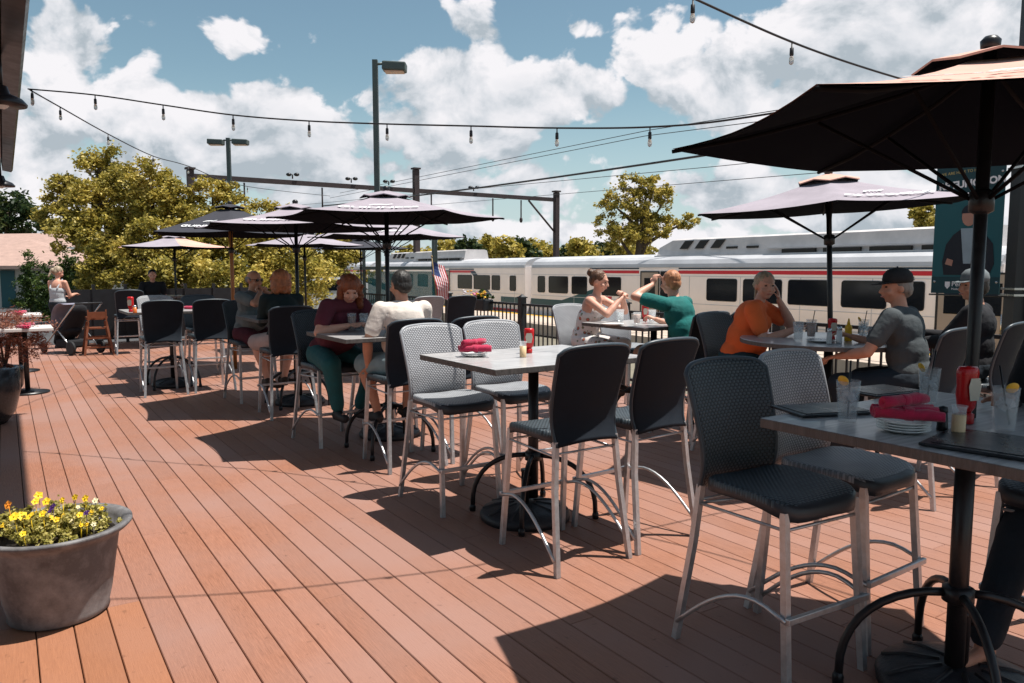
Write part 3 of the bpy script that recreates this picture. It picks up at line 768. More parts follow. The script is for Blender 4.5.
    thick = N.new('ShaderNodeMapRange'); L.new(dens, thick.inputs[0]); thick.inputs[1].default_value = .5; thick.inputs[2].default_value = 1.25; thick.inputs[3].default_value = 1; thick.inputs[4].default_value = .68
    low = N.new('ShaderNodeMapRange'); L.new(n3.outputs['Fac'], low.inputs[0]); low.inputs[1].default_value = .35; low.inputs[2].default_value = .65; low.inputs[3].default_value = .62; low.inputs[4].default_value = 1
    sh = mth('MULTIPLY', mth('MULTIPLY', lit, thick.outputs[0]), low.outputs[0], clamp=True)
    cc = N.new('ShaderNodeValToRGB'); e = cc.color_ramp.elements
    e[0].position = .12; e[0].color = (5.0, 5.7, 6.3, 1); e[1].position = .72; e[1].color = (10.5, 10.3, 10.6, 1)
    em = e.new(.4); em.color = (8.0, 8.3, 8.8, 1)
    L.new(sh, cc.inputs[0])
    mx = N.new('ShaderNodeMix'); mx.data_type = 'RGBA'; L.new(mk.outputs[0], mx.inputs[0])
    hz = N.new('ShaderNodeMapRange'); L.new(el, hz.inputs[0]); hz.inputs[1].default_value = R(-1); hz.inputs[2].default_value = R(14); hz.inputs[3].default_value = .85; hz.inputs[4].default_value = 0; hz.interpolation_type = 'SMOOTHSTEP'
    hm = N.new('ShaderNodeMix'); hm.data_type = 'RGBA'; L.new(hz.outputs[0], hm.inputs[0]); L.new(tint.outputs[2], hm.inputs[6]); hm.inputs[7].default_value = (6.2, 7.6, 8.4, 1); L.new(hm.outputs[2], mx.inputs[6]); L.new(cc.outputs[0], mx.inputs[7])
    L.new(mx.outputs[2], bg.inputs[0]); bg.inputs[1].default_value = .06
sky()
sl = bpy.data.lights.new('sun', 'SUN'); sl.energy = 5; sl.angle = R(.53); sl.color = (1, .955, .89)
so = bpy.data.objects.new('sun', sl); COL.objects.link(so)
sd = Vector((math.cos(SUN_EL) * math.cos(SUN_AZ), math.cos(SUN_EL) * math.sin(SUN_AZ), math.sin(SUN_EL)))
so.rotation_euler = sd.to_track_quat('Z', 'Y').to_euler(); so.location = (30, 5, 60)
cd = bpy.data.cameras.new('camera'); cd.sensor_width = 36; cd.lens = F / 1024 * 36; cd.clip_end = 5000; cd.clip_start = .05
co = bpy.data.objects.new('camera', cd); COL.objects.link(co); co.location = (0, 0, EYE); co.rotation_euler = (math.pi / 2 - PITCH, 0, 0); scene.camera = co
scene.view_settings.view_transform = 'Standard'; scene.view_settings.look = 'None'; scene.view_settings.gamma = 1; scene.view_settings.exposure = .57
scene.render.resolution_x = 1024; scene.render.resolution_y = 683
scene.cycles.transparent_max_bounces = 10; scene.cycles.diffuse_bounces = 3; scene.cycles.max_bounces = 7

# ================================================================ deck
def deck_mat(name, c1, c2, c3):
    m, nt, b = newmat(name); N, L = nt.nodes, nt.links
    tc = N.new('ShaderNodeTexCoord'); sp = N.new('ShaderNodeSeparateXYZ'); L.new(tc.outputs['Object'], sp.inputs[0])
    rnd = N.new('ShaderNodeNewGeometry')
    wn = N.new('ShaderNodeTexWhiteNoise'); wn.noise_dimensions = '1D'; L.new(rnd.outputs['Random Per Island'], wn.inputs['W'])
    mp = N.new('ShaderNodeMapping'); mp.inputs['Scale'].default_value = (46, 2.6, 10); L.new(tc.outputs['Object'], mp.inputs[0])
    gr = N.new('ShaderNodeTexNoise'); gr.inputs['Scale'].default_value = 4; gr.inputs['Detail'].default_value = 8; gr.inputs['Roughness'].default_value = .7; gr.inputs['Distortion'].default_value = .4
    av = N.new('ShaderNodeVectorMath'); av.operation = 'ADD'; L.new(mp.outputs[0], av.inputs[0]); L.new(wn.outputs['Color'], av.inputs[1])
    sc = N.new('ShaderNodeVectorMath'); sc.operation = 'SCALE'; sc.inputs['Scale'].default_value = 30; L.new(wn.outputs['Color'], sc.inputs[0]); L.new(sc.outputs[0], av.inputs[1])
    L.new(av.outputs[0], gr.inputs['Vector'])
    big = N.new('ShaderNodeTexNoise'); big.inputs['Scale'].default_value = .8; big.inputs['Detail'].default_value = 4; L.new(tc.outputs['Object'], big.inputs['Vector'])
    cr = N.new('ShaderNodeValToRGB'); cr.color_ramp.elements[0].position = .32; cr.color_ramp.elements[0].color = (*c1, 1); cr.color_ramp.elements[1].position = .68; cr.color_ramp.elements[1].color = (*c2, 1)
    L.new(gr.outputs['Fac'], cr.inputs[0])
    mx = N.new('ShaderNodeMix'); mx.data_type = 'RGBA'; L.new(cr.outputs[0], mx.inputs[6]); mx.inputs[7].default_value = (*c3, 1)
    ad = N.new('ShaderNodeMath'); ad.operation = 'MULTIPLY_ADD'; L.new(wn.outputs['Value'], ad.inputs[0]); ad.inputs[1].default_value = .1; L.new(big.outputs['Fac'], ad.inputs[2])
    mr = N.new('ShaderNodeMapRange'); L.new(ad.outputs[0], mr.inputs[0]); mr.inputs[1].default_value = .42; mr.inputs[2].default_value = .70; mr.inputs[4].default_value = 1
    L.new(mr.outputs[0], mx.inputs[0])
    # scuffs and spots
    sp2 = N.new('ShaderNodeTexNoise'); sp2.inputs['Scale'].default_value = 22; sp2.inputs['Detail'].default_value = 3; L.new(tc.outputs['Object'], sp2.inputs['Vector'])
    m3 = N.new('ShaderNodeMapRange'); L.new(sp2.outputs['Fac'], m3.inputs[0]); m3.inputs[1].default_value = .66; m3.inputs[2].default_value = .74; m3.inputs[3].default_value = 1; m3.inputs[4].default_value = .72
    v1 = N.new('ShaderNodeVectorMath'); v1.operation = 'SCALE'; L.new(mx.outputs[2], v1.inputs[0]); L.new(m3.outputs[0], v1.inputs['Scale'])
    m4 = N.new('ShaderNodeMapRange'); L.new(wn.outputs['Value'], m4.inputs[0]); m4.inputs[3].default_value = .92; m4.inputs[4].default_value = 1.06
    v2 = N.new('ShaderNodeVectorMath'); v2.operation = 'SCALE'; L.new(v1.outputs[0], v2.inputs[0]); L.new(m4.outputs[0], v2.inputs['Scale'])
    L.new(v2.outputs[0], b.inputs['Base Color'])
    bp = N.new('ShaderNodeBump'); bp.inputs['Strength'].default_value = .45; bp.inputs['Distance'].default_value = .005; L.new(gr.outputs['Fac'], bp.inputs['Height']); L.new(bp.outputs[0], b.inputs['Normal'])
    b.inputs['Roughness'].default_value = .62; b.inputs['Specular IOR Level'].default_value = .35
    return m
DECK = deck_mat('weathered_composite_decking', (.21, .088, .052), (.35, .155, .095), (.285, .158, .125))
DECKN = deck_mat('newer_orange_decking', (.24, .092, .042), (.36, .148, .07), (.30, .135, .08))
U0, U1_, V0, V1_ = -3.6, 7.2, -4.5, 18.9
BW = .14466
p0 = atz(307.4, 683); uoff = (p0.x * CU + p0.y * SU) % BW
def build_deck():
    g = G(); rnd = random.Random(3); u = U0 - (U0 % BW) + uoff
    # grooves sit between u and u+BW
    while u < U1_:
        v = V0 + rnd.uniform(0, 3)
        new = -.15 < u < .36
        cuts = [V0, v]
        while cuts[-1] < V1_: cuts.append(cuts[-1] + rnd.choice((3.66, 4.88, 4.88)))
        cuts[-1] = V1_
        if new: cuts = [V0, 3.98, 3.98 + 4.88 + rnd.uniform(0, 1.5), 14 + rnd.uniform(0, 1), V1_]
        for a, b_ in zip(cuts, cuts[1:]):
            g.mi = 1 if (new and a < 3) else 0
            x0, x1, y0, y1 = u + .0022, u + BW - .0022, a + .0012, b_ - .0012
            e = .003; zt, zs = 0, -.004
            vs = [(x0, y0, -.026), (x1, y0, -.026), (x1, y1, -.026), (x0, y1, -.026), (x0, y0, zs), (x1, y0, zs), (x1, y1, zs), (x0, y1, zs), (x0 + e, y0 + e, zt), (x1 - e, y0 + e, zt), (x1 - e, y1 - e, zt), (x0 + e, y1 - e, zt)]
            g._new(vs, [(0, 1, 5, 4), (1, 2, 6, 5), (2, 3, 7, 6), (3, 0, 4, 7), (4, 5, 9, 8), (5, 6, 10, 9), (6, 7, 11, 10), (7, 4, 8, 11), (8, 9, 10, 11)])
        u += BW
    o = g.build('deck', [DECK, DECKN], kind='structure'); o.rotation_euler = (0, 0, TH)
    g = G(); g.box(((U0 + U1_) / 2, (V0 + V1_) / 2, -.05), (U1_ - U0, V1_ - V0, .03))
    g.box((U1_ + .02, (V0 + V1_) / 2, -.2), (.04, V1_ - V0, .34)); g.box(((U0 + U1_) / 2, V1_ + .02, -.2), (U1_ - U0, .04, .34))
    x = V0 + .3
    while x < V1_: g.box(((U0 + U1_) / 2, x, -.16), (U1_ - U0 - .1, .04, .18)); x += .81
    o = g.build('deck_joists', mat('deck_joist_wood', (.035, .02, .015), .85, 0, .3, 4), kind='structure'); o.rotation_euler = (0, 0, TH)
build_deck()
# ground: low rail side, and a paved yard level with the deck to the far left
ASP = mat('asphalt', (.055, .055, .058), .9, 0, .3, .6, .4, 30)
GRD = mat('gravel_and_dry_grass', (.17, .15, .11), .95, 0, .4, .35, .5, 12)
g = G(); g._new([(-1500, -300, -1.5), (1500, -300, -1.5), (1500, 2500, -1.5), (-1500, 2500, -1.5)], [(0, 1, 2, 3)]); g.build('ground', GRD, kind='structure')
g = G()
a, b_, c_, d_ = W(-30, 18.95), W(7.15, 18.95), W(7.15, 48), W(-30, 48)
g.poly([(p.x, p.y, -1.48) for p in (a, b_, c_, d_)], 1.40, (0, 0, 1)); g.build('yard_pavement', ASP, kind='structure')

# ================================================================ fence along the deck
FB = mat('black_painted_fence', (.014, .015, .018), .42, 0, .2, 9)
def build_fence():
    us = 7.08; vs_ = [10.32 + 2.5 * k for k in range(-5, 4)]
    t = thing('railing', 'black metal picket railing along the far deck edge, facing the train', 'railing', W(us, 0), TH)
    for v in vs_:
        g = G(); g.box((0, v, .57), (.1, .1, 1.14)); g.box((0, v, 1.145), (.13, .13, .02)); g.lathe([(.075, 0), (.02, .035), (0.001, .038)], (0, v, 1.155), 4, Matrix.Rotation(R(45), 3, 'Z'), smooth=False); g.build('post', FB, t)
    for a, b2 in zip(vs_, vs_[1:]):
        g = G(); g.box((0, (a + b2) / 2, 1.03), (.045, b2 - a - .1, .035)); g.box((0, (a + b2) / 2, .1), (.04, b2 - a - .1, .035)); n = 20
        for i in range(n):
            v = a + .05 + (b2 - a - .1) * (i + .5) / n; g.box((0, v, .565), (.018, .018, .9))
        g.build('picket_panel', FB, t)
build_fence()
def far_fence():
    t = thing('screen_fence', 'solid black board fence at the far left end of the deck', 'fence', W(1.6, 18.7), TH)
    for i in range(7):
        g = G(); g.box((-.3 + i * .62, 0, .62), (.59, .03, 1.1)); g.build('board_panel', FB, t)
        g = G(); g.box((-.62 + i * .62, 0, .64), (.06, .08, 1.28)); g.build('post', FB, t)
far_fence()

# ================================================================ eave of the restaurant at far left
def restaurant():
    t = thing('restaurant_building', 'dark restaurant building whose eave and gutter run along the left edge overhead', 'building', W(0, 0), TH)
    e0 = atz(30, 0, 3.05); ue = e0.x * CU + e0.y * SU
    DKR = mat('dark_red_siding', (.05, .012, .014), .7, 0, .2, 5); SOF = mat('soffit_paint', (.42, .38, .36), .6, 0, .12, 3); GUT = mat('dark_gutter', (.02, .02, .023), .35, .3, .15)
    L0, L1 = -3, 13.6
    g = G(); ln = L1 - L0; cy = (L0 + L1) / 2
    pr = [(ue - .13, 3.05), (ue - .02, 3.03), (ue, 3.06), (ue + .01, 3.17), (ue - .0, 3.17), (ue - .14, 3.17)]
    g.poly([(x, L0, z) for x, z in pr], ln, (0, 1, 0)); g.build('gutter', GUT, t)
    g = G(); g.box((ue - .30, cy, 3.11), (.3, ln, .03)); g.box((ue - .155, cy, 3.13), (.02, ln, .16)); g.build('soffit', SOF, t)
    g = G(); g.box((ue - .95, cy, 3.15), (.96, ln, .18)); g.build('porch_beam', DKR, t)
    g = G(); g.poly([(ue - .01, L0, 3.2), (ue - .01, L0, 3.24), (ue - 4.5, L0, 4.6), (ue - 4.5, L0, 4.5)], ln, (0, 1, 0)); g.build('roof', mat('roof_shingles', (.06, .05, .05), .9, 0, .35, 6), t)
    g = G(); g.box((-3.62, -.5, 1.5), (.12, 6.5, 3.3)); g.build('wall', DKR, t)
    # unseen awning added high up to shade the strip of deck beside the planter
    g = G(); g.box((-.1, 6.9, 5.2), (3.5, 4.4, .05)); g.build('added_shade_awning', mat('added_awning_canvas', (.1, .02, .02), .8), t)
    for yy in (4.75, 9.05):
        g = G(); g.tube([(-1.75, yy, 4.7), (1.7, yy, 5.17)], .03); g.build('added_awning_arm', GUT, t)
    for px, py, Y, lab in ((2, 101, 5.3, 'nearer'), (1, 184, 9.5, 'farther')):
        p = aty(px, py, Y); q = thing('barn_lamp', lab + ' of the two dark dish lamps under the left eave', 'lamp', p, 0, 'barn lamps under the eave')
        g = G(); g.lathe([(.145, -.03), (.15, -.015), (.12, .02), (.05, .05), (.035, .1), (.001, .11)], seg=28); g.build('shade', GUT, q)
        g = G(); g.tube([(0, 0, .1), (0, 0, .3), (-.12, 0, 3.06 - p.z)], .012); g.build('gooseneck', GUT, q)
        g = G(); g.ell((0, 0, -.01), .045); g.build('bulb', mat('frosted_bulb', (.7, .7, .68), .3), q)
restaurant()
# ================================================================ train
AL = R(30.2); TD = Vector((-math.sin(AL), math.cos(AL), 0)); TN = Vector((math.cos(AL), math.sin(AL), 0))
Q0 = Vector((5.07, 37.5, 0)); G0 = Q0 + TD * 8.2
def tp(px, py, off=0.0):            # pixel on the plane of the train side -> (along, height)
    r = ray(px, py); o = Vector((0, 0, EYE)); k = ((G0 + TN * off) - o).dot(TN) / r.dot(TN); p = o + r * k
    return (p - G0).dot(TD), p.z
TW = mat('brushed_train_body', (.88, .80, .77), .4, 0, .06, .8)
TRF = mat('train_roof_grey', (.52, .52, .54), .5, .1, .12, .7); TSH = mat('roof_shroud_metal', (.60, .56, .55), .55, .2, .14, 1.2)
TWIN = mat('tinted_train_window', (.006, .008, .012), .1, 0, 0, spec=.5); RUB = mat('black_rubber', (.015, .015, .017), .7, 0, .1)
TRED = mat('livery_red', (.55, .02, .035), .35, 0, .05, 2); TNAV = mat('livery_navy', (.012, .035, .07), .35, 0, .05, 2); TTEAL = mat('livery_teal', (.006, .06, .07), .35, 0, .05, 2)
TUND = mat('underframe', (.03, .028, .026), .8, .2, .3, 3); TDOOR = mat('door_steel', (.36, .29, .24), .35, .4, .08, 1)
def train_car(name, label, y0, y1, wins, doors, shroud, stripes, extras=(), nos=None):
    t = thing(name, label, 'train car', (G0.x, G0.y, 0), AL, 'coupled cars of the commuter train')
    ln = y1 - y0; my = (y0 + y1) / 2
    g = G(); prof = [(.12, -1.12), (.02, -1.0), (0, -.6), (0, 1.62), (.03, 1.75)]
    prof += [(3.07, 1.75), (3.1, 1.62), (3.1, -.6), (3.08, -1.0), (2.98, -1.12)]
    g.poly([(x, y0, z) for x, z in prof], ln, (0, 1, 0)); g.build('car_body', TW, t)
    g = G(); rp = [(-.015, 1.70), (.02, 1.84), (.14, 2.02), (.36, 2.16), (.75, 2.26), (1.55, 2.31), (2.35, 2.26), (2.74, 2.16), (2.96, 2.02), (3.08, 1.84), (3.115, 1.70)]
    g.poly([(x, y0 + .05, z) for x, z in rp], ln - .1, (0, 1, 0)); g.build('roof', TRF, t)
    # ribs, gutters on the body
    g = G()
    for k in range(int(ln / 2.9)): g.box((-.004, y0 + 1.2 + k * 2.9, .35), (.012, .025, 1.9))
    g.box((-.006, my, .12), (.012, ln - .3, .025)); g.box((-.006, my, 1.30), (.012, ln - .3, .02)); g.box((-.012, my, 1.69), (.02, ln - .1, .03)); g.box((-.008, my, -.55), (.014, ln - .1, .05)); g.build('drip_rail', TRF, t)
    for (a, b, z0, z1) in wins:
        g = G(); r = .09; pts = []
        for cx, cz, s in ((b - r, z1 - r, 0), (a + r, z1 - r, 90), (a + r, z0 + r, 180), (b - r, z0 + r, 270)):
            for k in range(4): an = R(s + k * 30); pts.append((-.012, cx + r * math.cos(an), cz + r * math.sin(an)))
        g.poly(pts, .02, (1, 0, 0)); w = g.build('window', TWIN, t)
        g = G(); q = [Vector((-.014, y, z)) for _, y, z in pts]; g.tube(q + [q[0]], .016, 5, caps=False); g.build('gasket', RUB, w)
    for (a, b, kind) in doors:
        g = G(); g.box((-.004, (a + b) / 2, .25), (.03, b - a, 2.44)); g.mi = 1
        g.box((-.012, a, .25), (.03, .07, 2.5)); g.box((-.012, b, .25), (.03, .07, 2.5)); g.box((-.012, (a + b) / 2, 1.48), (.03, b - a, .06))
        d = g.build('door', [TWIN if kind == 'open' else TDOOR, RUB], t)
        if kind != 'open':
            g = G(); c = (a + b) / 2; hw = (b - a) * .30; g.box((-.02, c, .72), (.02, hw * 2, .95), bevel=.009); g.build('door_window', TWIN, d)
            g = G(); g.tube([(-.04, a + .16, -.3), (-.04, a + .16, .3)], .02); g.build('grab_handle', CHRM, d)
    for k, (poly, m_) in enumerate(stripes):
        g = G(); g.poly([(-.006 - .0015 * (k % 3), y, z) for y, z in poly], .004, (1, 0, 0)); g.build('livery_stripe', m_, t)
    if shroud:
        a, b, lo = shroud
        g = G(); sec = [(.55, 2.2), (.62, 2.42), (.72, 2.9), (.9, 2.97), (2.2, 2.97), (2.4, 2.9), (2.5, 2.42), (2.55, 2.2)]
        vs = []
        for y, k in ((a, 0), (b - .9, 0), (b, 1)):
            for x, z in sec: vs.append((x, y, z if not k else (2.2 if z < 2.3 else 2.2 + (z - 2.2) * .55)))
        n = len(sec); fs = [(i * n + j, i * n + (j + 1) % n, (i + 1) * n + (j + 1) % n, (i + 1) * n + j) for i in range(2) for j in range(n)] + [tuple(range(n))[::-1], tuple(2 * n + j for j in range(n))]
        g._new(vs, fs); sh = g.build('roof_shroud', TSH, t)
        for k in range(3):
            y = b - 1.5 - k * .95; g = G()
            g.poly([(.60, y, 2.5), (.60, y - .5, 2.5), (.70, y - .78, 2.86), (.70, y - .25, 2.86)], .03, (-1, 0, 0)); g.build('louvre', TUND, sh)
        for k in range(2):
            y = b - 4.6 - k * 1.1; g = G(); g.box((.615, y, 2.5), (.05, .6, .09)); g.build('vent_slot', TUND, sh)
        y = b - 7.2
        while y - 1.7 > a:
            g = G(); g.box((.50, y - .85, 2.3), (.1, 1.5, .15)); g.build('equipment_bay', TUND, sh); y -= 1.85
        g = G(); g.box((.50, (a + b - 6.5) / 2, 2.42), (.14, b - 6.5 - a, .03)); g.box((.46, (a + b) / 2, 2.2), (.1, b - a, .05)); g.build('roof_walkway', TRF, t)
    # end vestibule, bogies and underframe boxes
    for ye, s in ((y0, -1), (y1, 1)):
        g = G(); g.box((1.55, ye + s * .12, .3), (1.3, .5, 2.3), bevel=.05); g.build('gangway_bellows', RUB, t)
    for yb in (y0 + 4, y1 - 4):
        g = G(); g.box((1.55, yb, -1.15), (2.4, 3.0, .22)); bg = g.build('bogie', TUND, t)
        for dy in (-1, 1):
            g = G(); g.lathe([(.38, -1.3), (.4, -1.25), (.4, 1.25), (.38, 1.3)], (1.55, yb + dy, -1.12), 18, Matrix.Rotation(R(90), 3, 'Y')); g.build('wheelset', TUND, bg)
    g = G(); 
    for k in range(5): g.box((1.0, y0 + 7.5 + k * 2.6, -1.2), (1.6, 1.8, .28))
    g.build('underfloor_boxes', TUND, t)
    for ex in extras: ex(t)
    return t
def wpx(pairs, z0=.30, z1=1.20):
    return [(min(tp(a, 285)[0], tp(b, 285)[0]), max(tp(a, 285)[0], tp(b, 285)[0]), z0, z1) for a, b in pairs]
def dpx(a, b, k): y = sorted((tp(a, 285)[0], tp(b, 285)[0])); return (y[0], y[1], k)
def sp(*pts): return [tp(x, y) for x, y in pts]
def band(a, b, z0, z1): return [(a, z0), (b, z0), (b, z1), (a, z1)]
A0, A1 = -26.2, -.35
yd = tp(678.5, 280)[0]; yd2 = tp(639, 280)[0]; ye = tp(934, 280)[0]
def lettering_on(text, px, py, size, m_):
    def f(t):
        y, z = tp(px, py); me = text_mesh(text, size, .001)
        for v in me.vertices: v.co = Vector((-.012 - v.co.z, y - v.co.x, z + v.co.y))
        me.materials.clear(); me.materials.append(m_); link('car_number', me, t)
    return f
stA = [(band(ye, yd, 1.40, 1.545), TRED), (band(ye, yd, 1.60, 1.66), TNAV), (band(yd2, tp(597, 280)[0], 1.40, 1.54), TRED), (band(yd2, tp(590, 280)[0], 1.60, 1.66), TNAV),
       (band(A1 - 3.2, A1, -.42, -.08), TTEAL), ([(A1 - 3.2, -.42), (A1 - 3.2, -.08), (A1 - 6.2, .62), (A1 - 6.9, 1.0), (A1 - 7.3, .9), (A1 - 5.0, -.42)], TTEAL),
       ([(A1 - 5.2, -.42), (A1 - 6.7, .25), (A1 - 7.6, .25), (A1 - 7.6, -.42)], TRED), (band(A0 + .2, A1 - 9, -.95, -.80), TRED)]
train_car('train_car', 'silver train car whose open door stands behind the man in the teal shirt', A0, A1,
          wpx([(538, 545), (549, 568), (572, 587), (602, 621), (707, 737), (743.5, 782), (788.5, 831), (842, 887), (893, 925)]),
          [dpx(641, 659, 'shut'), dpx(661, 678, 'open'), dpx(938, 974, 'shut'), dpx(976, 1010, 'shut')], (-25.2, -10.6, 0), stA)
stB = [(band(tp(449, 280)[0], tp(474, 280)[0], 1.36, 1.52), TRED), (band(tp(449, 280)[0], tp(474, 280)[0], 1.55, 1.63), TNAV),
       ([tp(470, 271), tp(475, 271), tp(483, 283), tp(493, 297), tp(489, 298), tp(479, 284)], TNAV), ([tp(481, 291), tp(489, 292), tp(493, 298), tp(484, 298)], TRED),
       (band(.35, tp(501, 290)[0], -.42, -.08), TTEAL), (band(.35, 25, -.95, -.80), TRED)]
train_car('train_car', 'silver train car left of the coupling, with a navy and red swoosh beside its windows', .35, 26.2,
          wpx([(510, 516), (492, 500), (474, 490), (458, 472), (418, 428), (403, 413), (388, 399)]),
          [dpx(443, 450, 'shut'), dpx(434, 441, 'open')], (9.5, 24.5, 0), stB, [lettering_on('2712', 474, 300, .28, TNAV)])
# rounded end of the shroud on that car
stC = [(band(27.5, 52, 1.36, 1.52), TRED), (band(27.5, 52, 1.55, 1.63), TNAV)]
train_car('train_car', 'farthest train car, mostly hidden behind the umbrella tables', 26.9, 52.8, [(29 + 3 * k, 31 + 3 * k, .3, 1.2) for k in range(7)], [(49.5, 51, 'shut')], None, stC)
train_car('train_car', 'nearest train car at the right edge, behind the thick black pole', -52.8, -26.9, [(-30 - 3 * k, -27.9 - 3 * k, .3, 1.2) for k in range(7)], [], None, [(band(-52, -27.1, 1.40, 1.545), TRED), (band(-52, -27.1, 1.60, 1.66), TNAV)])
g = G()
for off in (.83, 2.27, 6.3, 7.8): g.box((off, 0, -1.42), (.07, 260, .14))
o = g.build('railway_track', mat('rail_steel', (.2, .14, .1), .5, .6, .2), kind='structure', loc=(G0.x, G0.y, 0), rotz=AL)
g = G(); g.box((-2.6, 0, -1.2), (3.6, 240, .5)); g.mi = 1; g.box((-.95, 0, -.944), (.5, 240, .012))
g.build('platform', [mat('platform_concrete', (.46, .37, .30), .9, 0, .2, .5), YELP], kind='structure', loc=(G0.x, G0.y, 0), rotz=AL)

# ================================================================ overhead line gantry, wires
RUST = mat('rust_brown_steel', (.045, .032, .034), .75, .2, .25, 3)
def gantry():
    A = aty(190, 176, 52); B = aty(558, 200, 69); t = thing('catenary_gantry', 'rust brown steel gantry spanning the tracks behind the lamp post', 'gantry', (0, 0, 0))
    d = (B - A); yw = math.atan2(d.y, d.x); M = Matrix.Rotation(yw, 3, 'Z')
    g = G(); g.box((A + B) / 2, (d.length, .3, .32), M @ Matrix.Rotation(-math.atan2(d.z, math.hypot(d.x, d.y)), 3, 'Y')); g.build('beam', RUST, t)
    for px, top in ((194, 172), (417, 172), (556, 194)):
        k = (px - 190) / 368; r = ray(px, 270); 
        # intersection with the gantry line
        n = Vector((-d.y, d.x, 0)); s = A.dot(n) / Vector((r.x, r.y, 0)).dot(n); P_ = Vector((r.x * s, r.y * s, 0)); zt = EYE + (269 - top) * P_.y / F
        g = G(); g.box((P_.x, P_.y, (zt - 1.5) / 2), (.42, .42, zt + 1.5), M); g.box((P_.x, P_.y, zt + .1), (.6, .6, .12), M); g.build('column', RUST, t)
    for px in (247, 295, 324, 353, 390, 432, 474, 493, 521):
        r = ray(px, 270); n = Vector((-d.y, d.x, 0)); s = A.dot(n) / Vector((r.x, r.y, 0)).dot(n); P_ = Vector((r.x * s, r.y * s, 0)); k = (P_ - Vector((A.x, A.y, 0))).length / math.hypot(d.x, d.y); z = A.z + d.z * k + .28
        g = G()
        if px in (295, 353, 390, 474):
            g.tube([(P_.x, P_.y, z), (P_.x, P_.y, z + .35)], .05); g.ell((P_.x - .26, P_.y, z + .3), (.2, .2, .13)); g.ell((P_.x + .3, P_.y, z + .3), (.2, .2, .13)); g.build('insulator', BLK, t)
        else:
            g.tube([(P_.x, P_.y, z - .5), (P_.x, P_.y, z - 2.2)], .06); g.ell((P_.x, P_.y, z - 2.2), (.14, .14, .25)); g.build('hanger', RUST, t)
    B2 = B - d.normalized() * 1.2
    g = G(); g.tube([B - d.normalized() * 3.2 - Vector((0, 0, .2)), B - Vector((0, 0, 3.2))], .09); g.build('brace', RUST, t)
gantry()
WIRE = mat('overhead_wire', (.05, .05, .055), .6, .3, .1)
def wire(name, label, cat, pts, r, m_=WIRE, sag=0, group=None):
    P_ = [aty(*p) for p in pts]; out = []
    for i in range(len(P_) - 1):
        for k in range(12):
            q = k / 12; p = P_[i].lerp(P_[i + 1], q); p.z -= sag * 4 * q * (1 - q); out.append(p)
    out.append(P_[-1]); g = G(); g.tube(out, r, 6); o = g.build(name, m_); tag(o, label, cat, group); return o
wire('power_cable', 'thick black cable running from the gantry up to behind the big umbrella', 'cable', [(322, 206, 62), (720, 153, 30), (1180, 78, 17)], .05, sag=.15)
for k, (pts, lab) in enumerate([([(340, 193, 66), (650, 130, 34), (1100, 60, 18)], 'highest thin wire crossing behind the string of bulbs'), ([(330, 198, 66), (645, 136, 34), (1100, 78, 18)], 'second thin wire just under the highest one'),
                  ([(300, 205, 70), (720, 166, 34), (1100, 128, 20)], 'thin contact wire below the thick cable'), ([(430, 205, 68), (730, 180, 36), (1100, 150, 21)], 'lowest thin wire over the train roofs')]):
    wire('overhead_wire', lab, 'wire', pts, .016, group='thin wires over the tracks')

# ================================================================ string lights
CAB = mat('black_cable', (.02, .02, .022), .5, 0, .1); BULB = mat('clear_bulb_glass', (.75, .72, .66), .06, 0, 0, trans=.7)
def string(label, anchors, bulbs, r=.0065, drop=.0, ends=None):
    P_ = [aty(*a) for a in anchors]; t = thing('string_lights', label, 'string lights', (0, 0, 0), 0, 'strings of hanging bulbs over the deck')
    pts = []; n = len(P_)
    for i in range(n - 1):
        p0, p1, p2, p3 = P_[max(0, i - 1)], P_[i], P_[i + 1], P_[min(n - 1, i + 2)]
        for k in range(10):
            q = k / 10; pts.append(.5 * ((2 * p1) + (p2 - p0) * q + (2 * p0 - 5 * p1 + 4 * p2 - p3) * q * q + (3 * p1 - p0 - 3 * p2 + p3) * q ** 3))
    pts.append(P_[-1]); g = G(); g.tube(pts, r, 6); g.build('cable', CAB, t)
    # bulbs at even distances
    cum = [0]
    for a, b in zip(pts, pts[1:]): cum.append(cum[-1] + (b - a).length)
    for px in bulbs:
        # nearest cable point in view bearing
        best = None
        for a, b in zip(pts, pts[1:]):
            for q in (0, .25, .5, .75):
                p = a.lerp(b, q); k = F * p.x / (p.y * math.cos(PITCH) - (p.z - EYE) * math.sin(PITCH)) + 512
                if best is None or abs(k - px) < best[0]: best = (abs(k - px), p)
        p = best[1]
        g = G(); g.lathe([(.004, 0), (.005, -.03), (.011, -.034), (.012, -.072), (.009, -.078), (0.001, -.078)], p, 12); s_ = g.build('socket', CAB, t)
        g = G(); g.lathe([(.008, -.075), (.013, -.09), (.015, -.105), (.011, -.122), (.001, -.128)], p, 12); g.build('bulb', BULB, s_)
    return t
string('long string of bulbs sagging across the whole sky from the eave to the right', [(28, 89, 6.9), (95, 95, 6.75), (163, 105, 6.6), (233, 115, 6.4), (309, 121, 6.2), (387, 124, 6.0), (471, 126, 5.7), (557, 128, 5.4), (650, 127, 5.05), (735, 119, 4.75), (900, 90, 4.2), (1100, 40, 3.6)],
       [32, 95, 163, 233, 309, 387, 471, 557, 650])
string('shorter string of bulbs dropping from the eave down to behind the tree', [(30, 90, 6.9), (60, 107, 7.6), (108, 134, 9), (153, 156, 10.8), (188, 166, 12.6), (245, 186, 16), (330, 196, 22)], [32, 60, 108, 153, 188, 248])
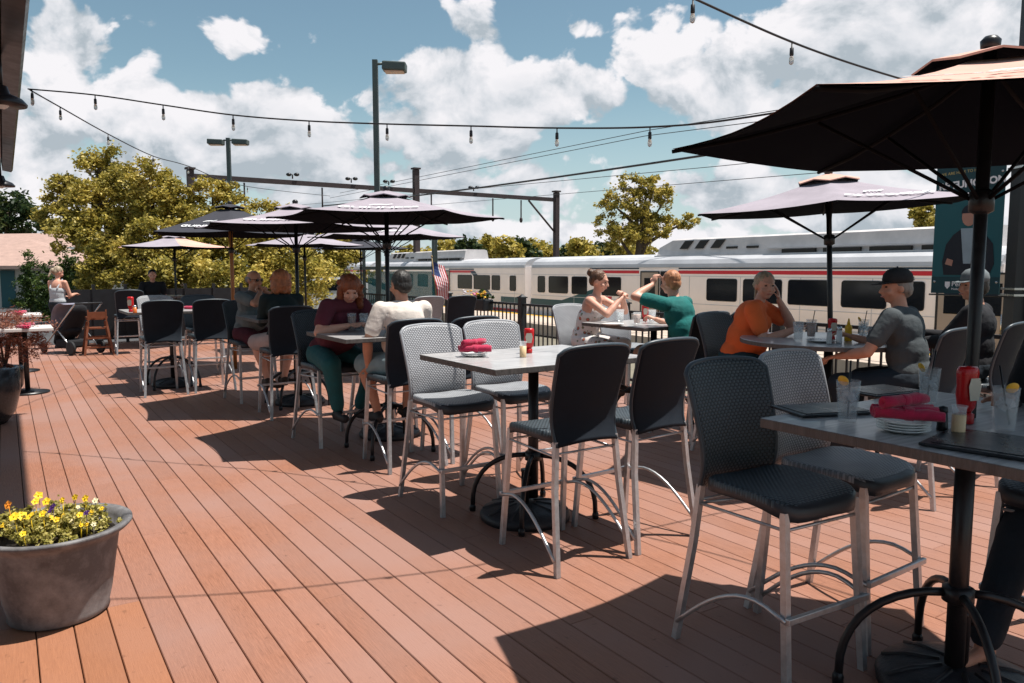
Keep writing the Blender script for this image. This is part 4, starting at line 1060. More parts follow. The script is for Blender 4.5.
string('string of bulbs at the top right above the biggest umbrella', [(200, -260, 3.6), (450, -110, 3.7), (600, -45, 3.9), (693, -2, 4.1), (792, 42, 4.5), (875, 71, 4.9), (960, 95, 5.4), (1010, 107, 6.9)], [500, 600, 693, 792])

# ================================================================ lamp posts, big pole, banner
GRNP = mat('green_grey_post', (.07, .09, .085), .5, .2, .15, 6)
def lamp_post(px, Y, top, label, arms, w=.06):
    b = aty(px, top, Y); t = thing('street_lamp', label, 'street lamp', (b.x, b.y, -1.5), 0, 'lamp posts')
    h = b.z + 1.5
    g = G(); g.box((0, 0, h / 2), (w * 2, w * 2, h)); g.box((0, 0, .2), (w * 5, w * 5, .4)); g.build('post', GRNP, t)
    for s, L_ in arms:
        g = G(); g.tube([(0, 0, h - .1), (s * .18, 0, h - .08)], .03); g.build('arm', GRNP, t)
        g = G(); g.box((s * (.18 + L_ / 2), 0, h - .16), (L_, .34, .2), Matrix.Rotation(R(3), 3, 'Y'), bevel=.03); hd = g.build('lamp_head', GRNP, t)
        g = G(); g.box((s * (.18 + L_ / 2), 0, h - .275), (L_ * .8, .26, .03)); g.build('lens', mat('amber_lens', (.5, .3, .2), .2, 0, .05), hd)
lamp_post(375, 18.3, 60, 'tall grey lamp post with one box head turned right, in the middle of the sky', [(1, .55)])
lamp_post(228, 31, 138, 'smaller lamp post with two heads rising behind the big leafy tree', [(1, .62), (-1, .62)], .07)
def big_pole():
    X, Y = 4.88, 7.35; t = thing('utility_pole', 'thick black steel pole at the right edge that carries the banner', 'pole', (X, Y, -.05), 0)
    g = G(); g.box((0, 0, 2.6), (.16, .16, 5.3)); g.box((.06, -.02, 2.6), (.05, .2, 5.3)); g.box((0, 0, .06), (.4, .4, .05)); g.build('column', FB, t)
    for z in (1.36, 1.42, 2.57, 2.68):
        g = G(); g.box((0, 0, z + .05), (.2, .21, .02)); g.build('strap', CHRM, t)
    # banner hangs from the pole and swings on its own
    b = thing('banner', 'dark teal banner with a suited man\'s portrait beside the thick pole', 'banner', (X - .06, Y + .08, 0), TH)
    TEAL = mat('banner_teal', (.012, .10, .115), .6, 0, .06, 2); DKT = mat('banner_dark_teal', (.008, .05, .06), .6, 0, .06, 2)
    # local y runs away along the boards; the printed face looks to -x
    w, z0, z1 = .66, 1.36, 2.66; ya = .06
    g = G(); g.box((0, ya + w / 2, (z0 + z1) / 2), (.006, w, z1 - z0)); g.build('cloth_panel', TEAL, b)
    def fl(name, pts, m_, k=1, par=b): g = G(); g.poly([(-.0035 - .0015 * k, ya + w - x, z0 + z) for x, z in pts], .001, (-1, 0, 0)); return g.build(name, m_, par)
    fl('header_band', [(0, 1.02), (w, 1.02), (w, 1.295), (0, 1.295)], DKT); fl('footer_band', [(0, 0), (w, 0), (w, .17), (0, .17)], DKT)
    SUIT = mat('printed_suit', (.008, .012, .02), .6, 0, .1, 6); SKN = mat('printed_skin', (.42, .22, .16), .6, 0, .1, 6); SHT = mat('printed_shirt', (.28, .36, .40), .6, 0, .1, 6)
    fl('portrait_suit', [(.12, .19), (.56, .19), (.60, .30), (.58, .50), (.50, .60), (.40, .66), (.28, .66), (.2, .60), (.13, .50), (.10, .32)], SUIT, 2)
    fl('portrait_shirt', [(.31, .30), (.38, .30), (.42, .66), (.27, .66)], SHT, 3)
    fl('portrait_face', [(.345 + .07 * math.cos(R(a)), .78 + .10 * math.sin(R(a))) for a in range(0, 360, 24)], SKN, 4)
    fl('portrait_hair', [(.345 + .076 * math.cos(R(a)), .81 + .085 * math.sin(R(a))) for a in range(0, 181, 20)], SUIT, 5)
    fl('portrait_hand', [(.13, .30), (.2, .28), (.21, .34), (.15, .36)], SKN, 4); fl('portrait_sleeve', [(.12, .24), (.54, .2), (.56, .3), (.14, .31)], SUIT, 3)
    fl('portrait_hand', [(.40, .27), (.48, .26), (.48, .32), (.41, .32)], SKN, 5)
    def txt(s, x, z, size, m_, bold=.0, name='banner_text', rot=0, align='LEFT'):
        me = text_mesh(s, size, .0006, bold, align)
        for v in me.vertices:
            a, c_ = v.co.x * math.cos(rot) - v.co.y * math.sin(rot), v.co.x * math.sin(rot) + v.co.y * math.cos(rot)
            v.co = Vector((-.0062 - v.co.z, ya + w - x - a, z0 + z + c_))
        me.materials.clear(); me.materials.append(m_); link(name, me, b)
    txt('RE FUNCTION', .03, 1.09, .098, LETTER, .004, rot=R(3)); txt('WE ARE HERE TO HELP', .04, 1.215, .04, mat('gold_print', (.5, .38, .12), .6), 0, rot=R(3))
    fl('shield_emblem', [(.14, .12), (.19, .12), (.19, .075), (.165, .045), (.14, .075)], LETTER, 2); txt('Penn', .205, .095, .07, LETTER); txt('Medicine', .205, .045, .03, LETTER)
    for x, z in ((.03, 1.06), (w - .03, 1.2), (.03, .12), (w - .03, .12)):
        g = G(); g.lathe([(.012, 0), (.012, .003), (0.001, .004)], (-.004, ya + w - x, z0 + z), 10, Matrix.Rotation(R(-90), 3, 'Y')); g.build('grommet', CHRM, b)
    g = G(); g.tube([(0, -.02, z1 + .015), (0, ya + w + .03, z1 + .015)], .009); g.tube([(0, -.02, z0 - .015), (0, ya + w + .02, z0 - .015)], .009); g.build('banner_rod', BLK, b)
big_pole()

# ================================================================ vegetation
def leafmat(name, a, b_, c):
    m, nt, p = newmat(name); N, L = nt.nodes, nt.links
    ge = N.new('ShaderNodeNewGeometry'); cr = N.new('ShaderNodeValToRGB'); e = cr.color_ramp.elements
    e[0].position = 0; e[0].color = (*a, 1); e[1].position = 1; e[1].color = (*c, 1); k = e.new(.5); k.color = (*b_, 1)
    tc = N.new('ShaderNodeTexCoord'); n = N.new('ShaderNodeTexNoise'); n.inputs['Scale'].default_value = .9; n.inputs['Detail'].default_value = 3; L.new(tc.outputs['Object'], n.inputs['Vector'])
    ad = N.new('ShaderNodeMath'); ad.operation = 'MULTIPLY_ADD'; L.new(ge.outputs['Random Per Island'], ad.inputs[0]); ad.inputs[1].default_value = .62; 
    mr = N.new('ShaderNodeMapRange'); L.new(n.outputs['Fac'], mr.inputs[0]); mr.inputs[1].default_value = .35; mr.inputs[2].default_value = .65; mr.inputs[3].default_value = 0; mr.inputs[4].default_value = .4
    L.new(mr.outputs[0], ad.inputs[2]); L.new(ad.outputs[0], cr.inputs[0]); L.new(cr.outputs[0], p.inputs['Base Color'])
    p.inputs['Roughness'].default_value = .5; p.inputs['Specular IOR Level'].default_value = .3
    tr = N.new('ShaderNodeBsdfTranslucent'); L.new(cr.outputs[0], tr.inputs[0]); ms = N.new('ShaderNodeMixShader'); ms.inputs[0].default_value = .35
    out = N['Material Output']; L.new(p.outputs[0], ms.inputs[1]); L.new(tr.outputs[0], ms.inputs[2]); L.new(ms.outputs[0], out.inputs[0]); return m
LF_Y = leafmat('yellow_olive_leaves', (.07, .08, .018), (.36, .29, .05), (.78, .60, .16)); LF_G = leafmat('green_leaves', (.02, .04, .014), (.05, .085, .02), (.15, .16, .035))
LF_D = leafmat('dark_evergreen', (.012, .028, .012), (.03, .055, .018), (.10, .11, .03)); LF_R = leafmat('red_maple_leaves', (.10, .035, .03), (.22, .075, .05), (.42, .2, .12))
LF_T = leafmat('thuja_green', (.02, .045, .012), (.06, .10, .02), (.19, .2, .04))
BARK = mat('bark', (.07, .05, .038), .9, 0, .35, 6, .6, 20)
def leaves(blobs, n, size, rnd, shell=.55, aspect=.55, clumps=1):
    vs, fs = [], []; vol = [b[1][0] * b[1][1] * b[1][2] for b in blobs]; tot = sum(vol)
    for (c, r), v in zip(blobs, vol):
        c = Vector(c)
        # sub-clumps give light and dark tufts and gaps
        subs = []
        for _ in range(max(7, int(34 * clumps * (v / tot) ** .5))):
            d = Vector((rnd.gauss(0, 1), rnd.gauss(0, 1), rnd.gauss(0, 1))).normalized(); q = rnd.uniform(shell, 1.16)
            subs.append((Vector((d.x * r[0] * q, d.y * r[1] * q, d.z * r[2] * q)), rnd.uniform(.2, .42) * min(r)))
        for _ in range(int(n * v / tot)):
            sc, sr = rnd.choice(subs); d = Vector((rnd.gauss(0, 1), rnd.gauss(0, 1), rnd.gauss(0, .75))) * sr * .62; p = c + sc + d
            a = Vector((rnd.uniform(-1, 1), rnd.uniform(-1, 1), rnd.uniform(-.55, .75))).normalized(); b = a.cross(Vector((rnd.uniform(-1, 1), rnd.uniform(-1, 1), rnd.uniform(-1, 1)))).normalized()
            s = size * rnd.uniform(.6, 1.35); i = len(vs); a *= s; b *= s * aspect
            vs += [p - a * .5, p + b * .5, p + a * .5 , p - b * .5]; fs.append((i, i + 1, i + 2, i + 3))
    me = bpy.data.meshes.new('leaves'); me.from_pydata(vs, [], fs); return me
def tree(name, label, cat, base, blobs, n, size, leaf, trunk_r=.12, seed=1, group=None, shell=.55, branch=True):
    rnd = random.Random(seed); base = Vector(base); t = thing(name, label, cat, base, 0, group)
    bl = [((Vector(c) - base), r) for c, r in blobs]
    me = leaves(bl, int(n * 1.25), size * .88, rnd, shell, .55, 1.9); me.materials.append(leaf); link('crown', me, t)
    top = max(bl, key=lambda b: b[0].z)[0]; g = G(); h = top.z
    pts = [Vector((top.x * k * k * .6 + rnd.uniform(-.04, .04), top.y * k * k * .6, h * k)) for k in (0, .15, .3, .45, .6, .75, .9)]
    g.tube(pts, .1, 10, radii=[trunk_r * (1.25 - k * .17) for k in range(7)])
    if branch:
        for c, r in bl:
            k = rnd.choice((2, 3, 4)); a = pts[k]; g.tube([a, a.lerp(c, .5) + Vector((0, 0, .12)), c], .04, 7, radii=[trunk_r * .55, trunk_r * .34, trunk_r * .1])
            for _ in range(3):
                d = Vector((rnd.uniform(-1, 1) * r[0], rnd.uniform(-1, 1) * r[1], rnd.uniform(-.4, 1) * r[2])) * .8; g.tube([c, c + d], .02, 5, radii=[trunk_r * .16, trunk_r * .04])
    g.build('trunk', BARK, t); return t
def B_(px, py, Y, rx, rz, ry=None): return (aty(px, py, Y), (rx / F * Y, (ry or rx) / F * Y, rz / F * Y))
def gb(px, Y, z=-.08): p = aty(px, 269, Y); return (p.x, p.y, z)
tree('broadleaf_tree', 'tallest yellow green tree at the far left, behind the standing woman', 'tree', gb(95, 23), [B_(98, 172, 23, 22, 22), B_(72, 190, 23, 20, 18), B_(52, 212, 23, 18, 16), B_(120, 186, 22.5, 20, 18), B_(96, 205, 22.5, 28, 22), B_(132, 215, 22.5, 20, 20), B_(70, 232, 22, 24, 18), B_(105, 238, 22, 28, 20), B_(128, 262, 21.5, 24, 24), B_(94, 275, 21.5, 24, 22)], 30000, .125, LF_Y, .17, 11, 'leafy trees along the far end of the deck')
tree('broadleaf_tree', 'yellow green tree behind the seated person in black', 'tree', gb(158, 22), [B_(150, 180, 22, 20, 18), B_(168, 192, 22, 18, 18), B_(145, 205, 22, 22, 16), B_(178, 212, 22, 20, 18), B_(158, 232, 21.5, 28, 20), B_(182, 240, 21.5, 20, 20), B_(148, 262, 21, 30, 24), B_(176, 278, 20.5, 28, 22)], 25000, .125, LF_Y, .15, 12, 'leafy trees along the far end of the deck')
tree('broadleaf_tree', 'leafy tree behind the umbrella with the wooden pole', 'tree', gb(215, 22), [B_(212, 192, 22, 18, 15), B_(228, 200, 22, 15, 14), B_(200, 212, 22, 18, 16), B_(235, 222, 21.5, 18, 18), B_(212, 232, 21.5, 26, 18), B_(240, 250, 21.5, 20, 18), B_(205, 258, 21, 26, 20), B_(226, 280, 20.5, 34, 24)], 21000, .12, LF_Y, .14, 13, 'leafy trees along the far end of the deck')
tree('broadleaf_tree', 'leafy tree behind the man in sunglasses and the red-haired woman', 'tree', gb(272, 23), [B_(268, 225, 23, 28, 20), B_(275, 255, 22.5, 34, 26), B_(260, 285, 22, 34, 24), B_(300, 280, 22, 28, 24)], 18000, .125, LF_Y, .13, 14, 'leafy trees along the far end of the deck')
tree('broadleaf_tree', 'last leafy tree of the row, ending just left of the train', 'tree', gb(330, 27), [B_(325, 248, 27, 30, 20), B_(340, 268, 27, 28, 20), B_(312, 278, 27, 26, 20)], 10000, .17, LF_Y, .13, 15, 'leafy trees along the far end of the deck')
for k, (px, Y, top, w) in enumerate([(30, 26, 252, 13), (48, 25, 262, 11), (66, 24, 250, 15), (84, 23, 264, 12)]):
    h = (300 - top); tree('thuja_shrub', ['rounded evergreen by the teal door of the pale house', 'small evergreen between two taller ones behind the stroller', 'full evergreen right behind the standing woman', 'evergreen beside the black board fence'][k], 'shrub', gb(px, Y),
        [B_(px, top + 12, Y, w * .62, 14), B_(px, top + 30, Y, w * .95, 18), B_(px, top + 50, Y, w, 18)], 5000, .09, LF_T, .07, 30 + k, 'evergreen shrubs at the far left', .2, False)
tree('distant_tree', 'tall yellow leafed tree beyond the train, right of the gantry', 'tree', gb(636, 80, -1.5), [B_(632, 188, 80, 13, 11), B_(655, 186, 80, 15, 11), B_(610, 202, 80, 11, 12), B_(664, 200, 80, 11, 12), B_(638, 208, 80, 17, 13), B_(688, 221, 80, 14, 8), B_(655, 226, 80, 20, 12), B_(622, 236, 80, 22, 14), B_(608, 224, 80, 12, 10)], 13000, .36, LF_Y, .45, 21)
tree('distant_tree', 'small yellow tree glimpsed between the banner and the second umbrella', 'tree', gb(921, 60, -1.5), [B_(922, 213, 60, 9, 9), B_(926, 225, 60, 10, 9)], 1500, .4, LF_Y, .2, 22)
tree('distant_tree', 'dark green tree peeking over the pale house at the left edge', 'tree', gb(12, 60, -1.5), [B_(10, 213, 60, 28, 20), B_(30, 225, 60, 18, 16), B_(-30, 210, 60, 30, 26)], 6000, .45, LF_D, .3, 23)
rr = random.Random(5)
for k in range(20):
    px = 405 + k * 12.5 + rr.uniform(-5, 5); Y = rr.uniform(115, 165); top = 243 + rr.uniform(-6, 7) - (4 if 470 < px < 500 else 0) ; dk = k in (5, 9, 12, 13, 16)
    tree('treeline_tree', ('dark green' if dk else 'yellow green') + ' tree of the far line beyond the train roofs', 'tree', gb(px, Y, -1.5), [B_(px, top + 9, Y, 11, 9), B_(px + 5, top + 17, Y, 12, 9)], 1100, 1.0, LF_D if dk else LF_Y, .4, 60 + k, 'far line of ' + ('dark ' if dk else 'yellowish ') + 'trees')
# ================================================================ houses far left
ROOFP = mat('pinkish_shingles', (.36, .24, .20), .9, 0, .15, 3, .3, 12); STUC = mat('pale_stucco', (.5, .47, .42), .85, 0, .08, 1)
def houses():
    Y = 33; p = aty(10, 269, Y); t = thing('house', 'pale house with pinkish hip roof and a teal door at the far left edge', 'house', (p.x, p.y, -.1), R(12))
    e = 1.75 + .1; g = G(); g.box((0, 3, e / 2), (6.5, 6, e)); g.build('wall', STUC, t)
    zt = (269 - 238) * Y / F + EYE + .1; A = [(-3.8, -.6, e), (3.7, -.6, e), (3.7, 6.6, e), (-3.8, 6.6, e)]; g = G()
    vs = A + [(-.2, 2.8, zt), (-.2, 3.6, zt)] + [(x, y, z - .14) for x, y, z in A]
    g._new(vs, [(0, 1, 4), (1, 2, 5, 4), (2, 3, 5), (3, 0, 4, 5), (6, 9, 8, 7), (0, 6, 7, 1), (1, 7, 8, 2), (2, 8, 9, 3), (3, 9, 6, 0)]); g.build('roof', ROOFP, t)
    g = G(); g.box((-.1, -.02, .85), (.55, .08, 1.6)); d = g.build('door', mat('teal_door', (.01, .07, .08), .5), t)
    g = G(); g.ell((.2, -.09, .8), .04); g.build('handle', CHRM, d)
    Y = 48; p = aty(20, 269, Y); t = thing('house', 'long low building with white fascia behind the pinkish roof', 'house', (p.x, p.y, -.1), R(-14))
    e = 2.9; g = G(); g.box((0, 4, e / 2), (12, 8, e)); g.build('wall', mat('brown_siding', (.10, .06, .045), .8), t)
    g = G(); g.poly([(-7, -.8, e), (7, -.8, e), (6.6, 3.6, e + 1.1), (-6.6, 3.6, e + 1.1)], .12, (0, 0, 1)); g.build('roof', ROOFP, t)
    g = G(); g.box((0, -.86, e - .02), (14, .06, .3)); g.build('fascia', WHITE, t)
    Y = 40; p = aty(100, 269, Y); t = thing('shed', 'pale low shed glimpsed under the trees behind the board fence', 'shed', (p.x, p.y, -.1), 0)
    g = G(); g.box((0, 2, .9), (5, 3, 1.8)); g.build('wall', STUC, t); g = G(); g.box((0, 2, 1.87), (5.6, 3.6, .14)); g.build('roof', WHITE, t)
houses()
# ================================================================ tables, stools, umbrellas
T1 = make_table('bar_table', 'nearest bar-height table at the right, with glasses, menus and stacked plates', 2.92, 1.36, 1.18, .92)
T2 = make_table('bar_table', 'sunlit empty bar-height table in the middle with one ketchup bottle', 2.82, 3.98, 1.17, .92)
T3 = make_table('bar_table', 'bar-height table where the red-haired woman leans over a drink', 2.80, 6.18, 1.15, .94)
T4 = make_table('bar_table', 'bar-height table in front of the man in sunglasses', 2.85, 8.9, 1.12, .94)
T6 = make_table('bar_table', 'white topped table with red bottle behind the two leftmost dark stools', 1.88, 11.25, 1.17, .94)
T5 = make_table('round_table', 'round grey table between the woman in orange and the man in the black cap', 5.45, 3.62, 1.36, 1.36, True)
T7 = make_table('bar_table', 'table between the floral dress woman and the man in teal', 5.6, 5.74, 1.17, .94)
T8 = make_table('bar_table', 'far table behind the man in the white shirt, under a pale umbrella', 5.0, 10.9, 1.1, 1.05)
T9 = make_table('bar_table', 'far table under the small rose and lavender umbrella', 2.6, 17.3, 1.1, .94)
make_base(2.75, 3.97, 'black umbrella base under the sunlit middle table')
make_base(2.97, 1.36, 'black ribbed umbrella base at the bottom right under the nearest table')
make_base(3.05, 6.72, 'black umbrella base under the table of the red-haired woman')
make_base(2.9, 8.95, 'black umbrella base under the table of the man in sunglasses')
make_base(5.6, 3.62, 'black umbrella base under the round table')
make_base(4.9, 10.8, 'black umbrella base under the far table by the railing')
make_base(1.9, 11.3, 'black umbrella base under the white topped table at the left')
make_umbrella('biggest umbrella, top right, rose coloured top and black underside', 2.99, 1.39, 1.13, 2.11, 2.38, 158, PEACH, PEACH, text=(1, 2), pw=.023)
make_umbrella('lavender umbrella with white lettering over the round table', 5.62, 3.66, 1.11, 2.1, 2.35, 190, LAV, PEACH, text=(1, 4), tilt=(0, 3.2))
make_umbrella('large lavender umbrella over the man in the white shirt', 3.05, 6.72, 1.12, 2.1, 2.33, 184, LAV, LAV, text=(1, 4))
make_umbrella('lavender umbrella half hidden, over the man in sunglasses', 2.9, 8.95, 1.2, 2.1, 2.36, 180, LAV, LAV, text=(1,))
U5w = aty(232, 269, 12.2); make_umbrella('charcoal umbrella on a varnished wooden pole', 0, 0, 1.25, 2.16, 2.62, 172, DARKC, DARKC, WOODP, text=(1, 2), world=(U5w.x, U5w.y, 0), pw=.03, base_z=0)
U6w = aty(175, 269, 16.3); make_umbrella('small rose and lavender umbrella at the far left over a seated person', 0, 0, 1.2, 2.07, 2.32, 180, PEACH, LAV, alt=LAV, world=(U6w.x, U6w.y, 0), base_z=0)
U7w = aty(305, 269, 15.2); make_umbrella('pale far umbrella low behind the half hidden lavender one', 0, 0, 1.18, 2.08, 2.36, 180, LAV, LAV, world=(U7w.x, U7w.y, 0), base_z=0)
make_umbrella('pale umbrella behind the large one, by the railing', 4.9, 10.8, 1.2, 2.1, 2.4, 182, LAV, PEACH, text=(1,))
U9w = aty(361, 269, 17.5); make_umbrella('farthest dark umbrella by the lamp post', 0, 0, 1.15, 2.08, 2.3, 180, DARKC, DARKC, world=(U9w.x, U9w.y, 0), base_z=0)

# stools: rot 0 faces away along the boards, 180 faces back towards the viewer
stool(2.60, 1.93, 176, 'shaded dark stool nearest the viewer, at the nearest table\'s left corner')
sun_toned_stool(3.14, 1.98, 182, 'half sunlit stool just behind the nearest dark stool')
stool(3.56, 1.22, 90, 'stool at the bottom right corner under the person in dark trousers')
sun_toned_stool(2.52, 4.52, 180, 'stool with painted-in sunlight at the left of the empty middle table')
sun_toned_stool(3.08, 4.62, 178, 'stool with painted-in sunlight behind the ketchup bottle of the middle table')
stool(2.58, 3.38, 0, 'dark-backed stool on the near side of the middle table, the left one of two')
stool(3.14, 3.40, 3, 'dark-backed stool on the near side of the middle table, the right one of two')
stool(2.70, 5.72, 0, 'stool under the man in the white shirt')
stool(3.26, 5.74, 2, 'empty dark stool right of the man in the white shirt')
stool(2.5, 6.82, 184, 'stool under the red-haired woman in the maroon top')
stool(3.08, 6.9, 180, 'empty stool beside the red-haired woman, by the umbrella pole')
stool(2.55, 8.38, 0, 'dark-backed stool of the woman seen from behind')
stool(2.5, 9.55, 183, 'stool under the man in sunglasses')
stool(1.65, 10.7, 0, 'leftmost of the two dark-backed stools at the white topped table')
stool(2.25, 10.72, 0, 'dark-backed stool between the leftmost one and the man in sunglasses')
sun_toned_stool(1.85, 11.95, 182, 'stool back with painted-in sunlight facing us across the white topped table')
stool(2.45, 11.95, 182, 'stool at the far side of the white topped table, beside the sun-toned one')
sun_toned_stool(5.28, 6.45, 180, 'stool with painted-in sunlight under the woman in the floral dress')
sun_toned_stool(5.9, 6.45, 180, 'empty stool with painted-in sunlight beyond the woman in the floral dress')
stool(5.45, 5.13, 0, 'dark stool under the man in the teal shirt')
stool(6.0, 5.15, -2, 'empty dark stool right of the man in the teal shirt')
stool(5.30, 4.35, 184, 'stool under the woman in orange')
stool(5.33, 2.88, 2, 'dark stool under the man in the black cap')
stool(6.26, 2.92, 6, 'stool under the man in the grey cap')
sun_toned_stool(5.1, 10.1, 0, 'stool back with painted-in sunlight right of the man in the white shirt')
stool(5.65, 10.1, 0, 'stool by the railing next to the small flag')
stool(1.95, 16.2, 0, 'dark stool back beside the wooden high chair')
stool(2.67, 18.1, 180, 'stool under the person in black')
HC = thing('high_chair', 'orange brown wooden high chair beside the dark stool at the far left', 'high chair', W(1.42, 16.3), TH)
WD = mat('orange_brown_wood', (.17, .05, .02), .5, 0, .2, 8)
for sx in (-1, 1):
    for sy in (-1, 1):
        g = G(); g.tube([(sx * .15, sy * .13, .62), (sx * .24, sy * .24, 0)], .018, square=True); g.build('leg', WD, HC)
g = G(); g.box((0, 0, .5), (.32, .3, .025)); g.build('seat', WD, HC)
g = G(); g.box((0, -.15, .75), (.32, .02, .12)); g.box((-.15, -.15, .68), (.025, .025, .34)); g.box((.15, -.15, .68), (.025, .025, .34)); g.build('backrest', WD, HC)
g = G(); g.box((-.16, 0, .70), (.03, .3, .03)); g.box((.16, 0, .70), (.03, .3, .03)); g.box((0, .14, .66), (.32, .025, .03)); g.build('armrest', WD, HC)
for z in (.15, .32):
    g = G(); s = .24 - z * .12; g.box((0, s, z), (2 * s, .02, .03)); g.box((0, -s, z), (2 * s, .02, .03)); g.build('stretcher', WD, HC)

# ================================================================ things on the tables
ZT = TH_ + .0015
def on(u, v, dz=0): return W(u, v, ZT + dz)
def apx(px, py, dz=0): p = atz(px, py, ZT); return Vector((p.x, p.y, ZT + dz))
# nearest table
glass_tumbler(apx(847, 421), WATER, 'water glass with lemon and black straw, leftmost on the nearest table', rot=.6)
glass_tumbler(apx(928, 404), WATER, 'water glass with lemon behind the crimson napkins')
glass_tumbler(apx(1004, 430), WATER, 'big water glass at the right edge next to the ketchup', rot=1.5)
napkin_rolls(apx(903, 431), R(-12), 'crimson napkins on the nearest table', 4, 4, L=.21)
ketchup(apx(965, 423), 'dark red ketchup bottle standing on the nearest table', R(20), 1.15)
sauce_cup(apx(958, 435), 'small jar of cream dressing in front of the ketchup on the nearest table')
shaker(apx(942, 430), 'black square shaker left of the cream dressing jar', BLK, BLK, .085, .018)
menu(apx(822, 411), TH + R(70), 'dark menu lying behind the leftmost water glass'); menu(apx(880, 392), TH + R(82), 'dark menu at the far edge of the nearest table')
menu(apx(1010, 448), TH + R(10), 'large dark menu overhanging the near edge of the nearest table', .34, .42)
sauce_cup(apx(920, 428), 'small clear dish beside the stacked plates', GLASS)
# middle table
napkin_rolls(apx(474, 356), R(14), 'crimson napkins on the sunlit middle table', 4, 2, L=.2)
ketchup(apx(529, 353), 'bright red ketchup bottle on the sunlit middle table', 0, .92)
sauce_cup(apx(523, 357), 'jar of cream dressing beside the bright red ketchup')
# table of the red-haired woman
glass_tumbler(apx(352, 331), AMBER, 'pint of amber drink in front of the red-haired woman', False, False, .16)
glass_tumbler(apx(364, 331), WATER, 'clear water glass beside the amber pint', False, False, .16)
napkin_rolls(apx(334, 331), R(20), 'crimson napkins by the red-haired woman', 2, 1, L=.14)
# round table
ketchup(apx(832, 340), 'red squeeze bottle left of the umbrella pole on the round table', 0, .95)
mustard(apx(848, 341), 'yellow mustard bottle right of the umbrella pole on the round table')
shaker(apx(839, 343), 'clear steel capped shaker in front of the mustard', mat('white_salt', (.7, .7, .68), .4), CHRM, .13, .022)
shaker(apx(829, 344), 'pale steel capped shaker left of the clear one', mat('pale_salt', (.5, .5, .48), .4), CHRM, .12, .02)
glass_tumbler(apx(798, 341), WATER, 'water glass beside the elbow of the woman in orange', False, False)
glass_tumbler(apx(811, 338), AMBER, 'amber drink with straw right of the woman in orange', False, True)
glass_tumbler(apx(863, 338), WATER, 'glass with straw in front of the man in the black cap', True, True)
glass_tumbler(apx(872, 340), AMBER, 'amber glass next to the straw glass on the round table', False, False, .1)
tag(G().lathe([(0, 0), (.06, 0), (.11, .014), (.112, .018), (.06, .006), (0, .006)], seg=36).build('dinner_plate', WHITE, loc=apx(822, 342)), 'white dinner plate at the middle of the round table', 'plate', 'plates on the round table')
tag(G().lathe([(0, 0), (.06, 0), (.11, .014), (.112, .018), (.06, .006), (0, .006)], seg=36).build('dinner_plate', WHITE, loc=apx(882, 337)), 'white dinner plate in front of the man in the black cap', 'plate', 'plates on the round table')
# table of the floral dress woman
ketchup(apx(645, 321), 'bright red bottle on the table of the woman in the floral dress', 0, .95)
glass_tumbler(apx(620, 324), WATER, 'clear glass in front of the woman in the floral dress', False, False)
glass_tumbler(apx(637, 324), mat('pale_pink_drink', (.8, .55, .45), .2, 0, 0, trans=.5), 'pale pink drink left of the bright red bottle', False, False, .12)
glass_tumbler(apx(652, 322), WATER, 'clear glass right of the bright red bottle', False, False, .13)
tag(G().lathe([(0, 0), (.07, 0), (.12, .014), (.122, .018), (.07, .006), (0, .006)], seg=36).build('dinner_plate', WHITE, loc=apx(612, 325)), 'white dinner plate in front of the woman in the floral dress', 'plate', 'plates on the table')
napkin_rolls(apx(668, 323), R(30), 'crimson napkins by the man in the teal shirt', 2, 0, L=.15)
ketchup(apx(131, 312), 'red bottle on the white topped table at the left', 0, 1.1); shaker(apx(135, 313), 'orange shaker beside the red bottle at the left', mat('orange_glass', (.6, .15, .03), .3), CHRM, .1, .025)
napkin_rolls(apx(190, 309), R(10), 'crimson napkins on the white topped table', 2, 0, L=.16)

# ================================================================ people
def Pn(u, v, rot, label, **k): return person(label, W(u, v), TH + R(rot), **k)
NAVY = mat('dark_green_black_knit', (.008, .02, .022), .9, 0, .2, 10, .35, 60); BLKT = mat('black_cotton', (.01, .01, .013), .9, 0, .2, 10, .35, 50)
GREYT = mat('grey_cotton', (.13, .15, .155), .9, 0, .15, 8, .35, 45); DGREYT = mat('slate_cotton', (.06, .07, .075), .9, 0, .15, 8, .35, 45)
MAROON = mat('maroon_cotton', (.10, .018, .03), .9, 0, .2, 8, .35, 45); TEALJ = mat('teal_trousers', (.012, .09, .10), .85, 0, .2, 9, .35, 55)
WHT = mat('cream_white_cotton', (.66, .58, .52), .9, 0, .08, 6, .4, 35); SHRT = mat('pale_blue_grey_shorts', (.19, .26, .28), .9, 0, .15, 8, .35, 45)
ORG = mat('bright_orange_cotton', (.75, .14, .035), .88, 0, .1, 6, .4, 35); TLS = mat('teal_polo_cotton', (.006, .13, .12), .88, 0, .15, 7, .4, 40)
DRK = mat('dark_trousers', (.012, .02, .03), .9, 0, .2, 8, .35, 45); MSH = mat('maroon_shorts', (.07, .01, .02), .9, 0, .2, 8, .3, 45)
TANK = mat('pale_grey_tank', (.42, .44, .46), .9, 0, .1, 8, .3, 45); KH = mat('khaki_skin_trousers', (.3, .17, .11), .9, 0, .15, 8, .3, 45)
SHO = mat('dark_shoe', (.02, .02, .022), .6, 0, .2, 12); SHG = mat('brown_sandal', (.05, .03, .02), .7, 0, .2, 12)
HR = hairmat('auburn_hair', (.22, .06, .022)); HR2 = hairmat('ginger_hair', (.33, .12, .05)); HBR = hairmat('brown_hair', (.10, .045, .022)); HDK = hairmat('dark_grey_hair', (.025, .022, .02)); HGY = hairmat('grey_hair', (.22, .2, .18)); HGG = hairmat('cropped_ginger_hair', (.40, .17, .08)); HBL = hairmat('ash_blonde_hair', (.34, .26, .18)); HBK = hairmat('black_hair', (.012, .01, .01))
